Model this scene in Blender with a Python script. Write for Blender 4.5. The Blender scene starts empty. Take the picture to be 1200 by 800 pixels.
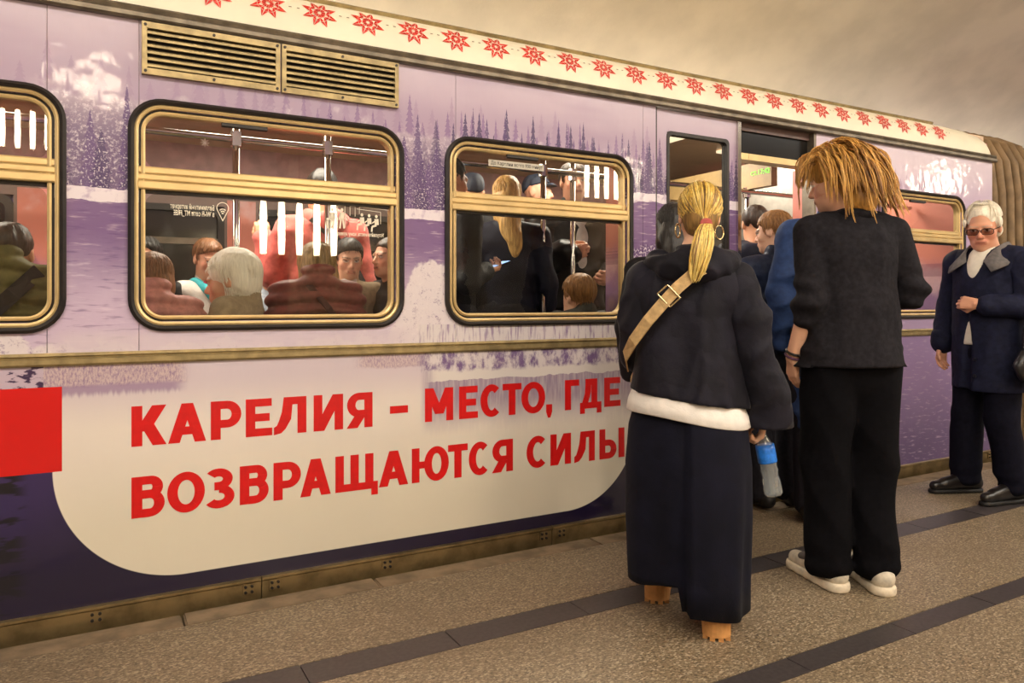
import bpy, bmesh, math, random
import numpy as np
from mathutils import Vector, Matrix
random.seed(7)
SC = bpy.context.scene
COL = SC.collection

# ---------------------------------------------------------------- camera
CAM_H = 1.2; FPX = 870.0; HORIZON = 355.0
TH = math.atan2(1550.0, 870.0); SA, CA = math.cos(TH), math.sin(TH)
cam = bpy.data.cameras.new('camera'); camo = bpy.data.objects.new('camera', cam); COL.objects.link(camo)
cam.sensor_width = 36.0; cam.lens = FPX / 1200 * 36.0; cam.shift_y = (HORIZON - 400) / 1200
cam.clip_start = 0.05
camo.location = (0, 0, CAM_H); camo.rotation_euler = (math.pi / 2, 0, -math.atan2(SA, CA))
SC.camera = camo
def at(px, py, y):
    """point of the plane world-y = y that the photograph shows at pixel px, py"""
    u = (px - 600) / FPX; v = (HORIZON - py) / FPX
    t = y / (CA - SA * u)
    return Vector(((SA + CA * u) * t, y, CAM_H + v * t))

# ---------------------------------------------------------------- world, exposure, large lights
SC.view_settings.view_transform = 'Standard'; SC.view_settings.look = 'None'
SC.view_settings.gamma = 1.0; SC.view_settings.exposure = -0.12
SC.view_settings.use_curve_mapping = False
w = bpy.data.worlds.new('station_air'); SC.world = w; w.use_nodes = True
w.node_tree.nodes['Background'].inputs[0].default_value = (1.0, 0.93, 0.83, 1)
w.node_tree.nodes['Background'].inputs[1].default_value = 0.22
def area(name, loc, size, size_y, energy, rot=(0, 0, 0), color=(1, .95, .87)):
    l = bpy.data.lights.new(name, 'AREA'); l.shape = 'RECTANGLE'; l.size = size; l.size_y = size_y
    l.energy = energy; l.color = color
    o = bpy.data.objects.new(name, l); COL.objects.link(o); o.location = loc; o.rotation_euler = rot
    return o
# added area lights under the vault for soft overall light, from no known fixture
area('added_downlight', (5, -1.2, 4.35), 21, .5, 620, (math.radians(14), 0, 0))
area('added_uplight', (5, -1.2, 4.65), 21, .5, 1050, (math.pi, 0, 0))
# added uplight to brighten the vault, unseen behind the train
area('added_vault_light', (5, 6.25, 1.9), 20, .25, 330, (math.radians(180 - 22), 0, 0))
# the strip lights on the ceiling of the metro car
for lx in (-1.2, 1.0, 3.2, 5.2):
    area('car_ceiling_light', (lx, 4.3, 2.38), 1.4, .5, 70, color=(1, .92, .80))

# ---------------------------------------------------------------- materials
def lin(r, g, b):
    f = lambda v: (v / 255) / 12.92 if v / 255 <= .04045 else ((v / 255 + .055) / 1.055) ** 2.4
    return (f(r), f(g), f(b), 1.0)
class NT:
    def __init__(s, name):
        s.m = bpy.data.materials.new(name); s.m.use_nodes = True; s.t = s.m.node_tree
        s.b = s.t.nodes['Principled BSDF']; s.out = s.t.nodes['Material Output']
        s.tc = s.t.nodes.new('ShaderNodeTexCoord')
    def n(s, typ, **kw):
        x = s.t.nodes.new('ShaderNode' + typ)
        for k, v in kw.items(): setattr(x, k, v)
        return x
    def put(s, sock, v):
        if isinstance(v, E): s.t.links.new(v.s, sock)
        elif isinstance(v, bpy.types.NodeSocket): s.t.links.new(v, sock)
        else: sock.default_value = v
    def math(s, op, *a, clamp=False):
        x = s.n('Math', operation=op); x.use_clamp = clamp
        for i, v in enumerate(a): s.put(x.inputs[i], v)
        return E(s, x.outputs[0])
    def xyz(s):
        x = s.n('SeparateXYZ'); s.t.links.new(s.tc.outputs['Object'], x.inputs[0])
        return [E(s, x.outputs[i]) for i in range(3)]
    def vec(s, x, y=0.0, z=0.0):
        c = s.n('CombineXYZ')
        for i, v in enumerate((x, y, z)): s.put(c.inputs[i], v)
        return E(s, c.outputs[0])
    def noise(s, v=None, scale=5.0, detail=3.0, rough=.55):
        x = s.n('TexNoise'); s.put(x.inputs['Vector'], v if v is not None else s.tc.outputs['Object'])
        x.inputs['Scale'].default_value = scale; x.inputs['Detail'].default_value = detail; x.inputs['Roughness'].default_value = rough
        return E(s, x.outputs['Fac'])
    def voro(s, v=None, scale=5.0, out='Distance'):
        x = s.n('TexVoronoi'); s.put(x.inputs['Vector'], v if v is not None else s.tc.outputs['Object'])
        x.inputs['Scale'].default_value = scale
        return E(s, x.outputs[out])
    def white(s, w_):
        x = s.n('TexWhiteNoise', noise_dimensions='1D'); s.put(x.inputs['W'], w_); return E(s, x.outputs['Value'])
    def ss(s, a, b, v):
        x = s.n('MapRange', interpolation_type='SMOOTHSTEP'); s.put(x.inputs['Value'], v)
        if a > b: lo, hi, ta, tb = b, a, 1.0, 0.0
        else: lo, hi, ta, tb = a, b, 0.0, 1.0
        x.inputs['From Min'].default_value = lo; x.inputs['From Max'].default_value = hi
        x.inputs['To Min'].default_value = ta; x.inputs['To Max'].default_value = tb
        return E(s, x.outputs[0])
    def mix(s, a, b, f):
        x = s.n('Mix', data_type='RGBA')
        s.put(x.inputs[0], f); s.put(x.inputs[6], a); s.put(x.inputs[7], b)
        return E(s, x.outputs[2])
    def bump(s, h, strength=.3, dist=.01):
        x = s.n('Bump'); s.put(x.inputs['Height'], h); x.inputs['Strength'].default_value = strength; x.inputs['Distance'].default_value = dist
        s.t.links.new(x.outputs[0], s.b.inputs['Normal'])
    def set(s, **kw):
        for k, v in kw.items(): s.put(s.b.inputs[k.replace('_', ' ')], v)
        return s.m
class E:
    def __init__(s, nt, sock): s.nt = nt; s.s = sock
    def __add__(a, b): return a.nt.math('ADD', a, b)
    __radd__ = __add__
    def __sub__(a, b): return a.nt.math('SUBTRACT', a, b)
    def __rsub__(a, b): return a.nt.math('SUBTRACT', b, a)
    def __mul__(a, b): return a.nt.math('MULTIPLY', a, b)
    __rmul__ = __mul__
    def __truediv__(a, b): return a.nt.math('DIVIDE', a, b)
    def lt(a, b): return a.nt.math('LESS_THAN', a, b)
    def gt(a, b): return a.nt.math('GREATER_THAN', a, b)
    def fl(a): return a.nt.math('FLOOR', a)
    def fr(a): return a.nt.math('FRACT', a)
    def ab(a): return a.nt.math('ABSOLUTE', a)
    def mx(a, b): return a.nt.math('MAXIMUM', a, b)
    def mn(a, b): return a.nt.math('MINIMUM', a, b)
    def cl(a): return a.nt.math('ADD', a, 0.0, clamp=True)

MATS = {}
def mat(name, rgb, rough=.6, metal=0.0, var=.12, vs=14.0, bump=0.0, bs=60.0, stretch=None, crumple=0.0, **kw):
    """one plain procedural material: a colour with a little noise in it, and fine relief"""
    if name in MATS: return MATS[name]
    t = NT(name); c = lin(*rgb)
    v = None
    if stretch:
        x, y, z = t.xyz(); v = t.vec(x * stretch[0], y * stretch[1], z * stretch[2])
    n = t.noise(v, vs, 4.0)
    d = tuple(q * (1 - var) for q in c[:3]) + (1,); l = tuple(min(1, q * (1 + var)) for q in c[:3]) + (1,)
    t.set(Base_Color=t.mix(d, l, t.ss(.3, .7, n)), Roughness=rough, Metallic=metal)
    if bump: t.bump(t.noise(v, bs, 3.0), bump, .004)
    if crumple:        # soft creases on top of the weave
        b2 = t.n('Bump'); b2.inputs['Strength'].default_value = crumple; b2.inputs['Distance'].default_value = .03
        cx = t.noise(None, 9.0, 2.0, .45); cy = t.noise(None, 26.0, 2.0, .4)
        t.put(b2.inputs['Height'], (cx - .5).ab() * 1.6 + cy * .35)
        if bump: t.t.links.new(t.b.inputs['Normal'].links[0].from_socket, b2.inputs['Normal'])
        t.t.links.new(b2.outputs[0], t.b.inputs['Normal'])
    for k, q in kw.items(): t.b.inputs[k.replace('_', ' ')].default_value = q
    MATS[name] = t.m
    return t.m
def emit(name, rgb, strength):
    if name in MATS: return MATS[name]
    t = NT(name); t.set(Base_Color=lin(*rgb), Emission_Color=lin(*rgb), Emission_Strength=strength); MATS[name] = t.m
    return t.m
def glass(name, tint=(.86, .88, .86), refl=1.0, boost=1.0, milk=0.0):
    if name in MATS: return MATS[name]
    t = NT(name); tr = t.n('BsdfTransparent'); tr.inputs[0].default_value = tint + (1,)
    gl = t.n('BsdfGlossy'); gl.inputs['Roughness'].default_value = .015; gl.inputs[0].default_value = (refl, refl, refl, 1)
    fr = t.n('Fresnel'); fr.inputs[0].default_value = 1.5
    mx = t.n('MixShader'); ge = t.n('NewGeometry'); t.put(mx.inputs[0], E(t, fr.outputs[0]) * boost * (1.0 - E(t, ge.outputs['Backfacing']))); t.t.links.new(tr.outputs[0], mx.inputs[1]); t.t.links.new(gl.outputs[0], mx.inputs[2])
    last = mx.outputs[0]
    if milk:
        df = t.n('BsdfDiffuse'); df.inputs[0].default_value = (.85, .9, .92, 1); m2 = t.n('MixShader'); m2.inputs[0].default_value = milk
        t.t.links.new(last, m2.inputs[1]); t.t.links.new(df.outputs[0], m2.inputs[2]); last = m2.outputs[0]
    t.t.links.new(last, t.out.inputs[0]); MATS[name] = t.m
    return t.m

# ---------------------------------------------------------------- mesh helpers
def link(o, parent=None):
    COL.objects.link(o)
    if parent is not None: o.parent = parent
    return o
def mesh(name, verts, faces, m, parent=None, smooth=False, sharp=None):
    me = bpy.data.meshes.new(name)
    if isinstance(verts, np.ndarray):
        me.from_pydata(verts.tolist(), [], faces.tolist() if isinstance(faces, np.ndarray) else faces)
    else: me.from_pydata(verts, [], faces)
    if smooth: me.shade_smooth()
    me.materials.append(m)
    o = bpy.data.objects.new(name, me); link(o, parent)
    if smooth and sharp: 
        me.set_sharp_from_angle(angle=math.radians(sharp))
    return o
class MB:
    """collects pieces of one part"""
    def __init__(s): s.v = []; s.f = []
    def add(s, v, f):
        k = len(s.v); s.v += [tuple(p) for p in v]; s.f += [[i + k for i in q] for q in f]; return s
    def box(s, x0, x1, y0, y1, z0, z1):
        v = [(x, y, z) for x in (x0, x1) for y in (y0, y1) for z in (z0, z1)]
        return s.add(v, [[0, 1, 3, 2], [4, 6, 7, 5], [0, 4, 5, 1], [2, 3, 7, 6], [0, 2, 6, 4], [1, 5, 7, 3]])
    def tube(s, pts, r, n=8, caps=True, flat=None):
        pts = [Vector(p) for p in pts]; R = r if isinstance(r, (list, tuple)) else [r] * len(pts)
        v = []; up = None
        for i, p in enumerate(pts):
            d = (pts[min(i + 1, len(pts) - 1)] - pts[max(i - 1, 0)])
            if d.length < 1e-9: d = Vector((0, 0, 1))
            d.normalize()
            if up is None:
                up = Vector((0, 0, 1)) if abs(d.z) < .9 else Vector((1, 0, 0))
            a = d.cross(up)
            if a.length < 1e-6: a = d.cross(Vector((0, 1, 0)))
            a.normalize(); b = a.cross(d).normalized(); up = b
            for k in range(n):
                t = 2 * math.pi * k / n; q = math.sin(t) * (flat or 1)
                v.append(p + (a * math.cos(t) + b * q) * R[i])
        f = []
        for i in range(len(pts) - 1):
            for k in range(n):
                f.append([i * n + k, i * n + (k + 1) % n, (i + 1) * n + (k + 1) % n, (i + 1) * n + k])
        if caps: f.append(list(range(n))[::-1]); f.append([(len(pts) - 1) * n + k for k in range(n)])
        return s.add(v, f)
    def ext(s, prof, x0, x1, caps=True):
        """closed profile of (y, z) pairs pushed along x"""
        n = len(prof); v = [(x0, y, z) for y, z in prof] + [(x1, y, z) for y, z in prof]
        f = [[i, (i + 1) % n, n + (i + 1) % n, n + i] for i in range(n)]
        if caps: f += [list(range(n))[::-1], list(range(n, 2 * n))]
        return s.add(v, f)
    def lathe(s, prof, c=(0, 0, 0), n=16):
        v = []; f = []; c = Vector(c)
        for r, z in prof:
            for k in range(n):
                t = 2 * math.pi * k / n; v.append(c + Vector((r * math.cos(t), r * math.sin(t), z)))
        for i in range(len(prof) - 1):
            for k in range(n): f.append([i * n + k, i * n + (k + 1) % n, (i + 1) * n + (k + 1) % n, (i + 1) * n + k])
        f.append(list(range(n))[::-1]); f.append([(len(prof) - 1) * n + k for k in range(n)])
        return s.add(v, f)
    def build(s, name, m, parent=None, smooth=False, sharp=None, bevel=0):
        o = mesh(name, s.v, s.f, m, parent, smooth, sharp)
        bm = bmesh.new(); bm.from_mesh(o.data); bmesh.ops.recalc_face_normals(bm, faces=bm.faces)
        if bevel: bmesh.ops.bevel(bm, geom=bm.edges[:], offset=bevel, segments=2, affect='EDGES', clamp_overlap=True)
        bm.to_mesh(o.data); bm.free()
        if smooth:
            o.data.shade_smooth()
            if sharp: o.data.set_sharp_from_angle(angle=math.radians(sharp))
        return o
def box(name, b, m, parent=None, bevel=0): return MB().box(*b).build(name, m, parent, bevel=bevel)
def empty(name, loc=(0, 0, 0), rz=0.0):
    o = bpy.data.objects.new(name, None); COL.objects.link(o); o.location = loc; o.rotation_euler = (0, 0, rz); o.empty_display_size = .1
    return o
def tag(o, label=None, cat=None, group=None, kind=None):
    if label: o['label'] = label
    if cat: o['category'] = cat
    if group: o['group'] = group
    if kind: o['kind'] = kind
    return o
def rrect(x0, x1, z0, z1, r, n=8):
    p = []
    for cx, cz, a in ((x1 - r, z1 - r, 0), (x0 + r, z1 - r, 90), (x0 + r, z0 + r, 180), (x1 - r, z0 + r, 270)):
        for k in range(n + 1):
            t = math.radians(a + 90 * k / n); p.append((cx + r * math.cos(t), cz + r * math.sin(t)))
    return p
def ring(mb, outer, inner, y0, y1, dome=0.0):
    """frame between two outlines in x-z, from depth y0 (front) to y1; a middle line may bulge by dome"""
    n = len(outer); mid = [((a + c) / 2, (b + d) / 2) for (a, b), (c, d) in zip(outer, inner)]
    rows = [[(x, y1, z) for x, z in outer], [(x, y0, z) for x, z in outer], [(x, y0 - dome, z) for x, z in mid], [(x, y0, z) for x, z in inner], [(x, y1, z) for x, z in inner]]
    v = sum(rows, []); f = []
    for j in range(5):
        a, b = j * n, ((j + 1) % 5) * n
        for i in range(n): f.append([a + i, a + (i + 1) % n, b + (i + 1) % n, b + i])
    return mb.add(v, f)
def slab(mb, outline, y0, y1):
    n = len(outline); v = [(x, y0, z) for x, z in outline] + [(x, y1, z) for x, z in outline]
    f = [list(range(n)), list(range(n, 2 * n))[::-1]] + [[i, (i + 1) % n, n + (i + 1) % n, n + i] for i in range(n)]
    return mb.add(v, f)
def text_mesh(name, body, size, m, parent, loc, mirror=False, width=None, bold=0.0, align='LEFT'):
    """flat lettering on an x-z plane facing -y (mirror: printed to be read from +y)"""
    c = bpy.data.curves.new(name, 'FONT'); c.body = body; c.size = size; c.offset = bold; c.align_x = align
    o = bpy.data.objects.new(name, c); COL.objects.link(o)
    bpy.context.view_layer.update()
    me = bpy.data.meshes.new_from_object(o.evaluated_get(bpy.context.evaluated_depsgraph_get()))
    bpy.data.objects.remove(o)
    xs = [v.co.x for v in me.vertices]; x0, x1 = min(xs), max(xs); k = (width / (x1 - x0)) if width else 1
    for v in me.vertices:
        x = (v.co.x - x0) * k
        if mirror: x = (x1 - x0) * k - x
        v.co = (loc[0] + x, loc[1], loc[2] + v.co.y)
    me.materials.clear(); me.materials.append(m)
    o = bpy.data.objects.new(name, me); link(o, parent)
    return o

# ================================================================ the station
TY = 3.2     # world y of the car's side
def terrazzo():
    t = NT('terrazzo')
    x, y, z = t.xyz()
    a = t.noise(None, 95, 2.0, .6); b = t.noise(None, 1.3, 3.0); sp = t.voro(t.vec(x * .7, y * 1.25, z), 170, 'Color')
    sp1 = t.n('SeparateColor'); t.t.links.new(sp.s, sp1.inputs[0]); r = E(t, sp1.outputs[0])
    base = t.mix(lin(98, 84, 66), lin(142, 125, 100), t.ss(.3, .7, a))
    base = t.mix(base, lin(188, 172, 146), (r.gt(.86)) * .55)
    base = t.mix(base, lin(62, 48, 38), (r.lt(.16)) * .6)
    base = t.mix(base, lin(116, 100, 80), t.ss(.45, .75, b) * .45)
    t.bump(a, .12, .002)
    return t.set(Base_Color=base, Roughness=t.ss(.2, .8, b) * .2 + .38)
M_terr = terrazzo()
M_edge = mat('edge_stone', (124, 106, 84), .75, var=.3, vs=9, bump=.5, bs=50)
M_black = mat('black_granite', (62, 56, 56), .42, var=.2, vs=60, bump=.05, bs=200)
M_vault = mat('vault_plaster', (214, 204, 186), .9, var=.09, vs=1.6, bump=.25, bs=35)
M_conc = mat('track_concrete', (80, 70, 58), .9, var=.25, vs=3, bump=.3)
# platform: slabs of terrazzo with the two black inlaid strips and the worn edge stones between them
fl = tag(empty('floor', (0, 0, 0)), kind='structure')
for y0, y1 in ((-3.2, 1.632), (1.742, 2.347), (2.498, 3.0)):
    box('terrazzo_field', (-4, 16, y0, y1, -.12, 0), M_terr, fl)
sx = -3.1
k = 0
for yy0, yy1, ph in ((1.636, 1.738, .1), (2.351, 2.494, .3)):
    x = -4 + ph
    while x < 15.5:
        L = .52 + .05 * random.random()
        box('strip_tile', (x + .002, x + L - .002, yy0, yy1, -.1, random.uniform(-.0015, -.0002)), M_black, fl)
        x += L
x = -4
while x < 15.5:      # edge stones, lengths and fronts uneven
    L = random.uniform(.75, 1.5); d = random.uniform(-.008, .012)
    box('edge_stone', (x + .003, x + L - .003, 3.003 + abs(d) * .5, 3.135, -.14, -.004 + d * .25), M_edge, fl, bevel=.006)
    x += L
box('edge_beam', (-4, 16, 3.0, 3.13, -1.2, -.14), M_conc, fl)
# track bed, and the vault over platform and track
tag(box('track_bed', (-4, 16, 3.13, 6.9, -1.3, -1.2), M_conc), kind='structure')
prof = []
for i in range(33):
    a = math.radians(-8 + 196 * i / 32); prof.append((.4 + 6.6 * math.cos(a), .9 + 4.2 * math.sin(a)))
v = []; f = []
xs = [-6, -2, 2, 6, 10, 14, 18]
for xx in xs: v += [(xx, y, z) for y, z in prof]
n = len(prof)
for j in range(len(xs) - 1):
    for i in range(n - 1): f.append([j * n + i, j * n + i + 1, (j + 1) * n + i + 1, (j + 1) * n + i])
vo = mesh('ceiling', v, f, M_vault, smooth=True); tag(vo, kind='structure')
md = vo.modifiers.new('thick', 'SOLIDIFY'); md.thickness = .15; md.offset = -1
cn = tag(empty('added_light_ledge', (4, 6.25, 1.9)), 'stone light cornice along the foot of the vault behind the train', 'lamp')  # added ledge below the vault uplight, out of view
MB().box(-9, 9, -.18, .22, -.2, -.04).box(-9, 9, -.2, -.16, -.2, .06).build('cornice_ledge', M_vault, cn)
tag(box('wall_track', (-6, 18, 6.85, 7.05, -1.3, .6), M_conc), kind='structure')
# pylons behind the camera, marble, seen only mirrored in the glass
M_marble = mat('pylon_marble', (176, 150, 122), .3, var=.25, vs=3, bump=.0)
pyl = tag(empty('wall_pylons', (0, -3.2, 0)), kind='structure')
for px0 in (-5.5, -1.2, 3.1, 7.4, 11.7):
    mb = MB().box(px0 - .95, px0 + .95, -.7, 0, -.12, 3.55).box(px0 - 1.02, px0 + 1.02, -.75, .05, -.12, .3).box(px0 - 1.05, px0 + 1.05, -.78, .09, 3.3, 3.55)
    mb.build('pylon', M_marble, pyl)
# added trough to carry the added area lights, unseen behind and above the camera
tr = tag(empty('added_trough', (5, -1.2, 4.35)), 'long brass light trough hanging under the beige vault', 'lamp')
MB().box(-10.6, 10.6, -.3, .3, .06, .26).box(-10.6, 10.6, -.3, -.27, 0, .06).box(-10.6, 10.6, .27, .3, 0, .06).build('trough_body', mat('added_trough_metal', (150, 120, 75), .4, .6), tr)
for hx in (-9, -4.5, 0, 4.5, 9): MB().tube([(hx, 0, .2), (hx, 0, .74)], .012).build('hanger_rod', mat('added_trough_metal', (0, 0, 0)), tr)
# ---------------------------------------------------------------- chandeliers with five glass tubes
M_brass = mat('lamp_brass', (120, 92, 52), .35, 1.0, var=.2)
M_tube = emit('lamp_glass', (255, 236, 205), 60.0)
def chandelier(loc, s, label, energy):
    r = tag(empty('chandelier', loc), label, 'chandelier', 'chandeliers over the platform')
    mb = MB().tube([(0, 0, .42 * s), (0, 0, max(.5, 4.75 - loc[2]))], .012).tube([(-.48 * s, 0, .42 * s), (.48 * s, 0, .42 * s)], .02)
    mb.build('hanging_rod', M_brass, r)
    for i in range(5):
        x = (-.4 + .2 * i) * s
        MB().lathe([(.032 * s, -.3 * s), (.040 * s, -.15 * s), (.040 * s, .15 * s), (.032 * s, .3 * s)], (x, 0, 0)).build('glass_tube', M_tube, r, smooth=True)
        MB().lathe([(.01, .42 * s), (.03 * s, .38 * s), (.06 * s, .34 * s), (.05 * s, .3 * s)], (x, 0, 0)).build('tube_cap', M_brass, r)
        MB().lathe([(.05 * s, -.3 * s), (.06 * s, -.34 * s), (.03 * s, -.4 * s), (.008, -.48 * s)], (x, 0, 0)).build('tube_finial', M_brass, r)
    return r
def mirrored(px, py, ty):   # the lamp that the car's side mirrors at this pixel, standing at world y = ty
    p = at(px, py, 2 * TY - ty); return Vector((p.x, ty, p.z))
chandelier(mirrored(352, 268, -2.2), 1.0, 'low hanging brass chandelier with five glass tubes, mirrored in the window with pictograms', 60)
chandelier(mirrored(20, 150, -2.2), .62, 'small brass chandelier with glass tubes mirrored at the far left window', 60)
chandelier(mirrored(104, 96, -2.0), .5, 'small brass chandelier mirrored in the purple livery beside the left window', 40)
chandelier(mirrored(713, 212, -2.6), .9, 'brass chandelier mirrored as a white glare beside the open door', 80)
chandelier(mirrored(1100, 214, -2.6), .9, 'brass chandelier mirrored above the window at the car end', 80)

# ================================================================ the metro car
# ---------------------------------------------------------------- livery: a printed winter landscape
def trees(t, x, z, base, w_, hmin, hmax, seed):
    """mask of a row of printed conifers"""
    u = x / w_ + seed; cell = u.fl(); f = u.fr() - .5
    r = t.white(cell + seed * 13.7); r2 = t.white(cell + seed * 5.1 + 91.3)
    h = r * (hmax - hmin) + hmin; q = (z - base) / h
    jag = (q * (r2 * 4.0 + 6.0) + r).fr()
    half = t.math('POWER', (1.0 - q).mx(0.0), .85) * (.26 + r2 * .20) * (1.35 - jag * .7) * (.55 + t.noise(t.vec(x, 0.0, z), 150, 1.0) * .9)
    return ((f + (r2 - .5) * .25).ab().lt(half) * q.gt(0.0) * q.lt(1.0))
def livery():
    t = NT('winter_livery'); x, y, z = t.xyz()
    v2 = t.vec(x, 0.0, z)
    fine = t.noise(v2, 120, 2.0, .7); mid = t.noise(v2, 26, 4.0, .65); big = t.noise(v2, 3.2, 3.0)
    streak = t.noise(t.vec(x * 70, 0.0, z * 7), 1.0, 3.0); ripple = t.noise(t.vec(x * 9, 0.0, z * 75), 1.0, 3.0)
    edge = t.noise(v2, 9, 4.0)
    # ---- upper side: sky, mist, forest, snow bank, water, frosted reeds
    sky = t.mix(lin(168, 148, 174), lin(196, 180, 198), t.ss(2.02, 2.3, z + (big - .5) * .1))
    sky = t.mix(sky, lin(150, 126, 160), t.ss(.5, .8, t.noise(t.vec(x * 1.2, 0.0, z * 5), 1.0, 2.0)) * .5)
    c = sky
    tl = x.lt(1.19)
    c = t.mix(c, lin(150, 124, 160), trees(t, x, z, 1.92, .085, .12, .27, 3.3) * .40)
    c = t.mix(c, lin(128, 100, 146), trees(t, x, z, 1.90, .062, .12, .26, 8.1) * t.ss(.1, 1.2, x) * .75)
    snow = t.mix(lin(84, 58, 108), lin(214, 202, 216), t.ss(.48, .64, t.noise(v2, 75, 4.0, .75) * .7 + mid * .3))
    haze = t.ss(2.14, 1.78, z)
    c = t.mix(c, t.mix(lin(206, 190, 206), snow, haze * .9), t.ss(0.0, .05, 2.0 + (edge - .5) * .35 - z))
    c = t.mix(c, t.mix(lin(92, 66, 120), lin(214, 204, 218), t.ss(.56, .66, fine)), trees(t, x, z, 1.62, .115, .22, .44, 1.7) * .88)
    c = t.mix(c, t.mix(lin(66, 44, 96), lin(222, 212, 224), t.ss(.54, .64, fine)), trees(t, x, z, 1.60, .13, .16, .36, 6.4) * .85)
    c = t.mix(c, t.mix(lin(60, 42, 92), lin(200, 190, 210), t.ss(.6, .7, fine)), trees(t, x, z, 1.82, .075, .16, .34, 4.9) * t.ss(1.25, 1.45, x) * .85)
    c = t.mix(c, t.mix(lin(84, 60, 112), lin(206, 196, 214), t.ss(.58, .68, fine)), trees(t, x + .03, z, 1.72, .09, .2, .42, 7.7) * t.ss(1.2, 1.3, x) * .8)
    shore = t.ss(2.3, 2.6, x) * .17 + 1.585 + (edge - .5) * .03
    c = t.mix(c, t.mix(lin(228, 218, 228), lin(190, 172, 198), t.ss(.5, .7, mid)), (z - shore).lt(.05))
    wat = t.mix(lin(196, 176, 202), lin(118, 90, 138), t.ss(1.14, 1.5, z + (big - .5) * .2))
    wat = t.mix(wat, lin(214, 198, 214), t.ss(.56, .7, ripple) * .5)
    wat = t.mix(wat, lin(92, 64, 118), t.ss(.46, .32, ripple) * .5)
    c = t.mix(c, wat, z.lt(shore))
    bush = t.mix(lin(216, 206, 212), lin(120, 92, 140), t.ss(.52, .66, mid * .6 + fine * .4) * .9)
    bush = t.mix(bush, lin(226, 218, 220), t.ss(.55, .7, t.noise(v2, 60, 3.0)) * .7)
    c = t.mix(c, bush, t.ss(0.0, .03, t.ss(1.15, 1.3, x) * .34 + 1.06 + (edge - .5) * .30 - z))
    c = t.mix(c, t.mix(lin(92, 62, 116), lin(220, 208, 222), t.ss(.5, .58, t.noise(v2, 85, 4.0, .7))), t.ss(0.0, .03, 1.52 + (edge - .5) * .3 - z) * x.gt(2.55) * .9)
    c = t.mix(c, lin(206, 192, 204), t.ss(1.12, 1.06, z) * t.ss(1.35, 1.15, x) * t.ss(-.2, -.06, x) * .8)
    c = t.mix(c, t.mix(lin(214, 206, 208), lin(132, 104, 150), t.ss(.5, .66, streak)), z.lt(1.1) * x.gt(1.3) * .75)
    upper = c
    # ---- lower side: reeds, snow bank, its reflection, the pale plaque and the dark water round it
    paper = t.mix(lin(226, 216, 208), lin(216, 208, 190), t.ss(.75, .3, z))
    l = t.mix(paper, lin(204, 190, 200), t.ss(.70, .93, z))
    reed = t.mix(lin(200, 178, 178), lin(140, 112, 146), t.ss(.40, .66, t.noise(t.vec(x * 150, 0.0, z * 60), 1.0, 5.0, .7)))
    rz = t.ss(.05, -.16, x) + t.ss(1.0, 1.08, x)
    l = t.mix(l, reed, t.ss(.88, .895, z + (edge - .5) * .04) * t.ss(.34, .27, x) * .95)
    l = t.mix(l, lin(150, 122, 156), t.ss(.845, .87, z + (streak - .5) * .05) * t.ss(.9, .885, z) * t.ss(.33, .26, x) * .8)
    l = t.mix(l, reed, t.ss(.9, .915, z + (edge - .5) * .05) * t.ss(.98, 1.06, x) * .8)
    forest = t.mix(lin(214, 204, 206), lin(118, 92, 138), t.ss(.42, .60, t.noise(t.vec(x * 16, 0.0, z * 9), 1.0, 6.0, .75)))
    bank = (edge - .5) * .05 + .835
    refl = t.mix(lin(140, 118, 148), lin(182, 168, 178), t.ss(.35, .7, streak))
    l = t.mix(l, refl, t.ss(.56, .74, z + (streak - .5) * .10 + (big - .5) * .12) * t.ss(1.30, 1.36, x) * .85)
    l = t.mix(l, lin(218, 210, 206), (z - bank).gt(0.0) * t.ss(1.32, 1.4, x))
    l = t.mix(l, forest, t.ss(0.0, .02, z - bank - .035) * t.ss(1.28, 1.36, x))
    # dark surroundings of the plaque: rounded lower corners
    dx = ((x - 1.22).ab() - .90).mx(0.0); dz = (.585 - z).mx(0.0)
    rr = t.math('SQRT', dx * dx + dz * dz)
    dark = t.mix(lin(24, 15, 46), lin(50, 36, 86), t.ss(.15, .62, z + (big - .5) * .2) * t.ss(.4, -.25, x))
    dark = t.mix(dark, lin(12, 8, 24), t.ss(.48, .54, t.noise(t.vec(x * 5, 0.0, z * 22), 1.0, 3.0)) * t.ss(-.2, -.26, x))
    l = t.mix(l, dark, t.ss(.455, .459, rr) * z.lt(.62))
    branch = t.mix(lin(190, 172, 190), lin(58, 40, 76), t.ss(.5, .56, t.noise(t.vec(x * 16, 0.0, z * 40), 1.0, 4.0)))
    l = t.mix(l, branch, x.lt(-.165) * z.gt(.86))
    l = t.mix(l, lin(206, 8, 12), x.lt(-.107) * z.gt(.58) * z.lt(.892))
    # ---- right of the door
    r_ = t.mix(lin(176, 152, 190), lin(206, 190, 208), t.ss(1.75, 2.3, z))
    r_ = t.mix(r_, lin(150, 122, 158), trees(t, x, z, 2.0, .07, .06, .16, 2.2) * x.gt(4.55) * x.lt(5.3) * .6)
    rl = t.mix(lin(84, 62, 110), lin(152, 126, 174), t.ss(.1, .95, z + (big - .5) * .2))
    rl = t.mix(rl, lin(190, 170, 196), t.ss(.54, .72, t.noise(t.vec(x * 12 + z * 14, 0.0, z * 60), 1.0, 3.0)) * .5)
    r_ = t.mix(rl, r_, t.ss(.97, 1.03, z))
    out = t.mix(l, upper, z.gt(.99)); out = t.mix(out, r_, x.gt(3.9))
    t.bump(t.noise(v2, 5.5, 2.0) + t.noise(t.vec(x * 34, 0.0, z * 6), 1.0, 2.0) * .10, .09, .05)
    t.t.links.new(t.b.inputs['Normal'].links[0].from_socket, t.b.inputs['Coat Normal'])
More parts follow.
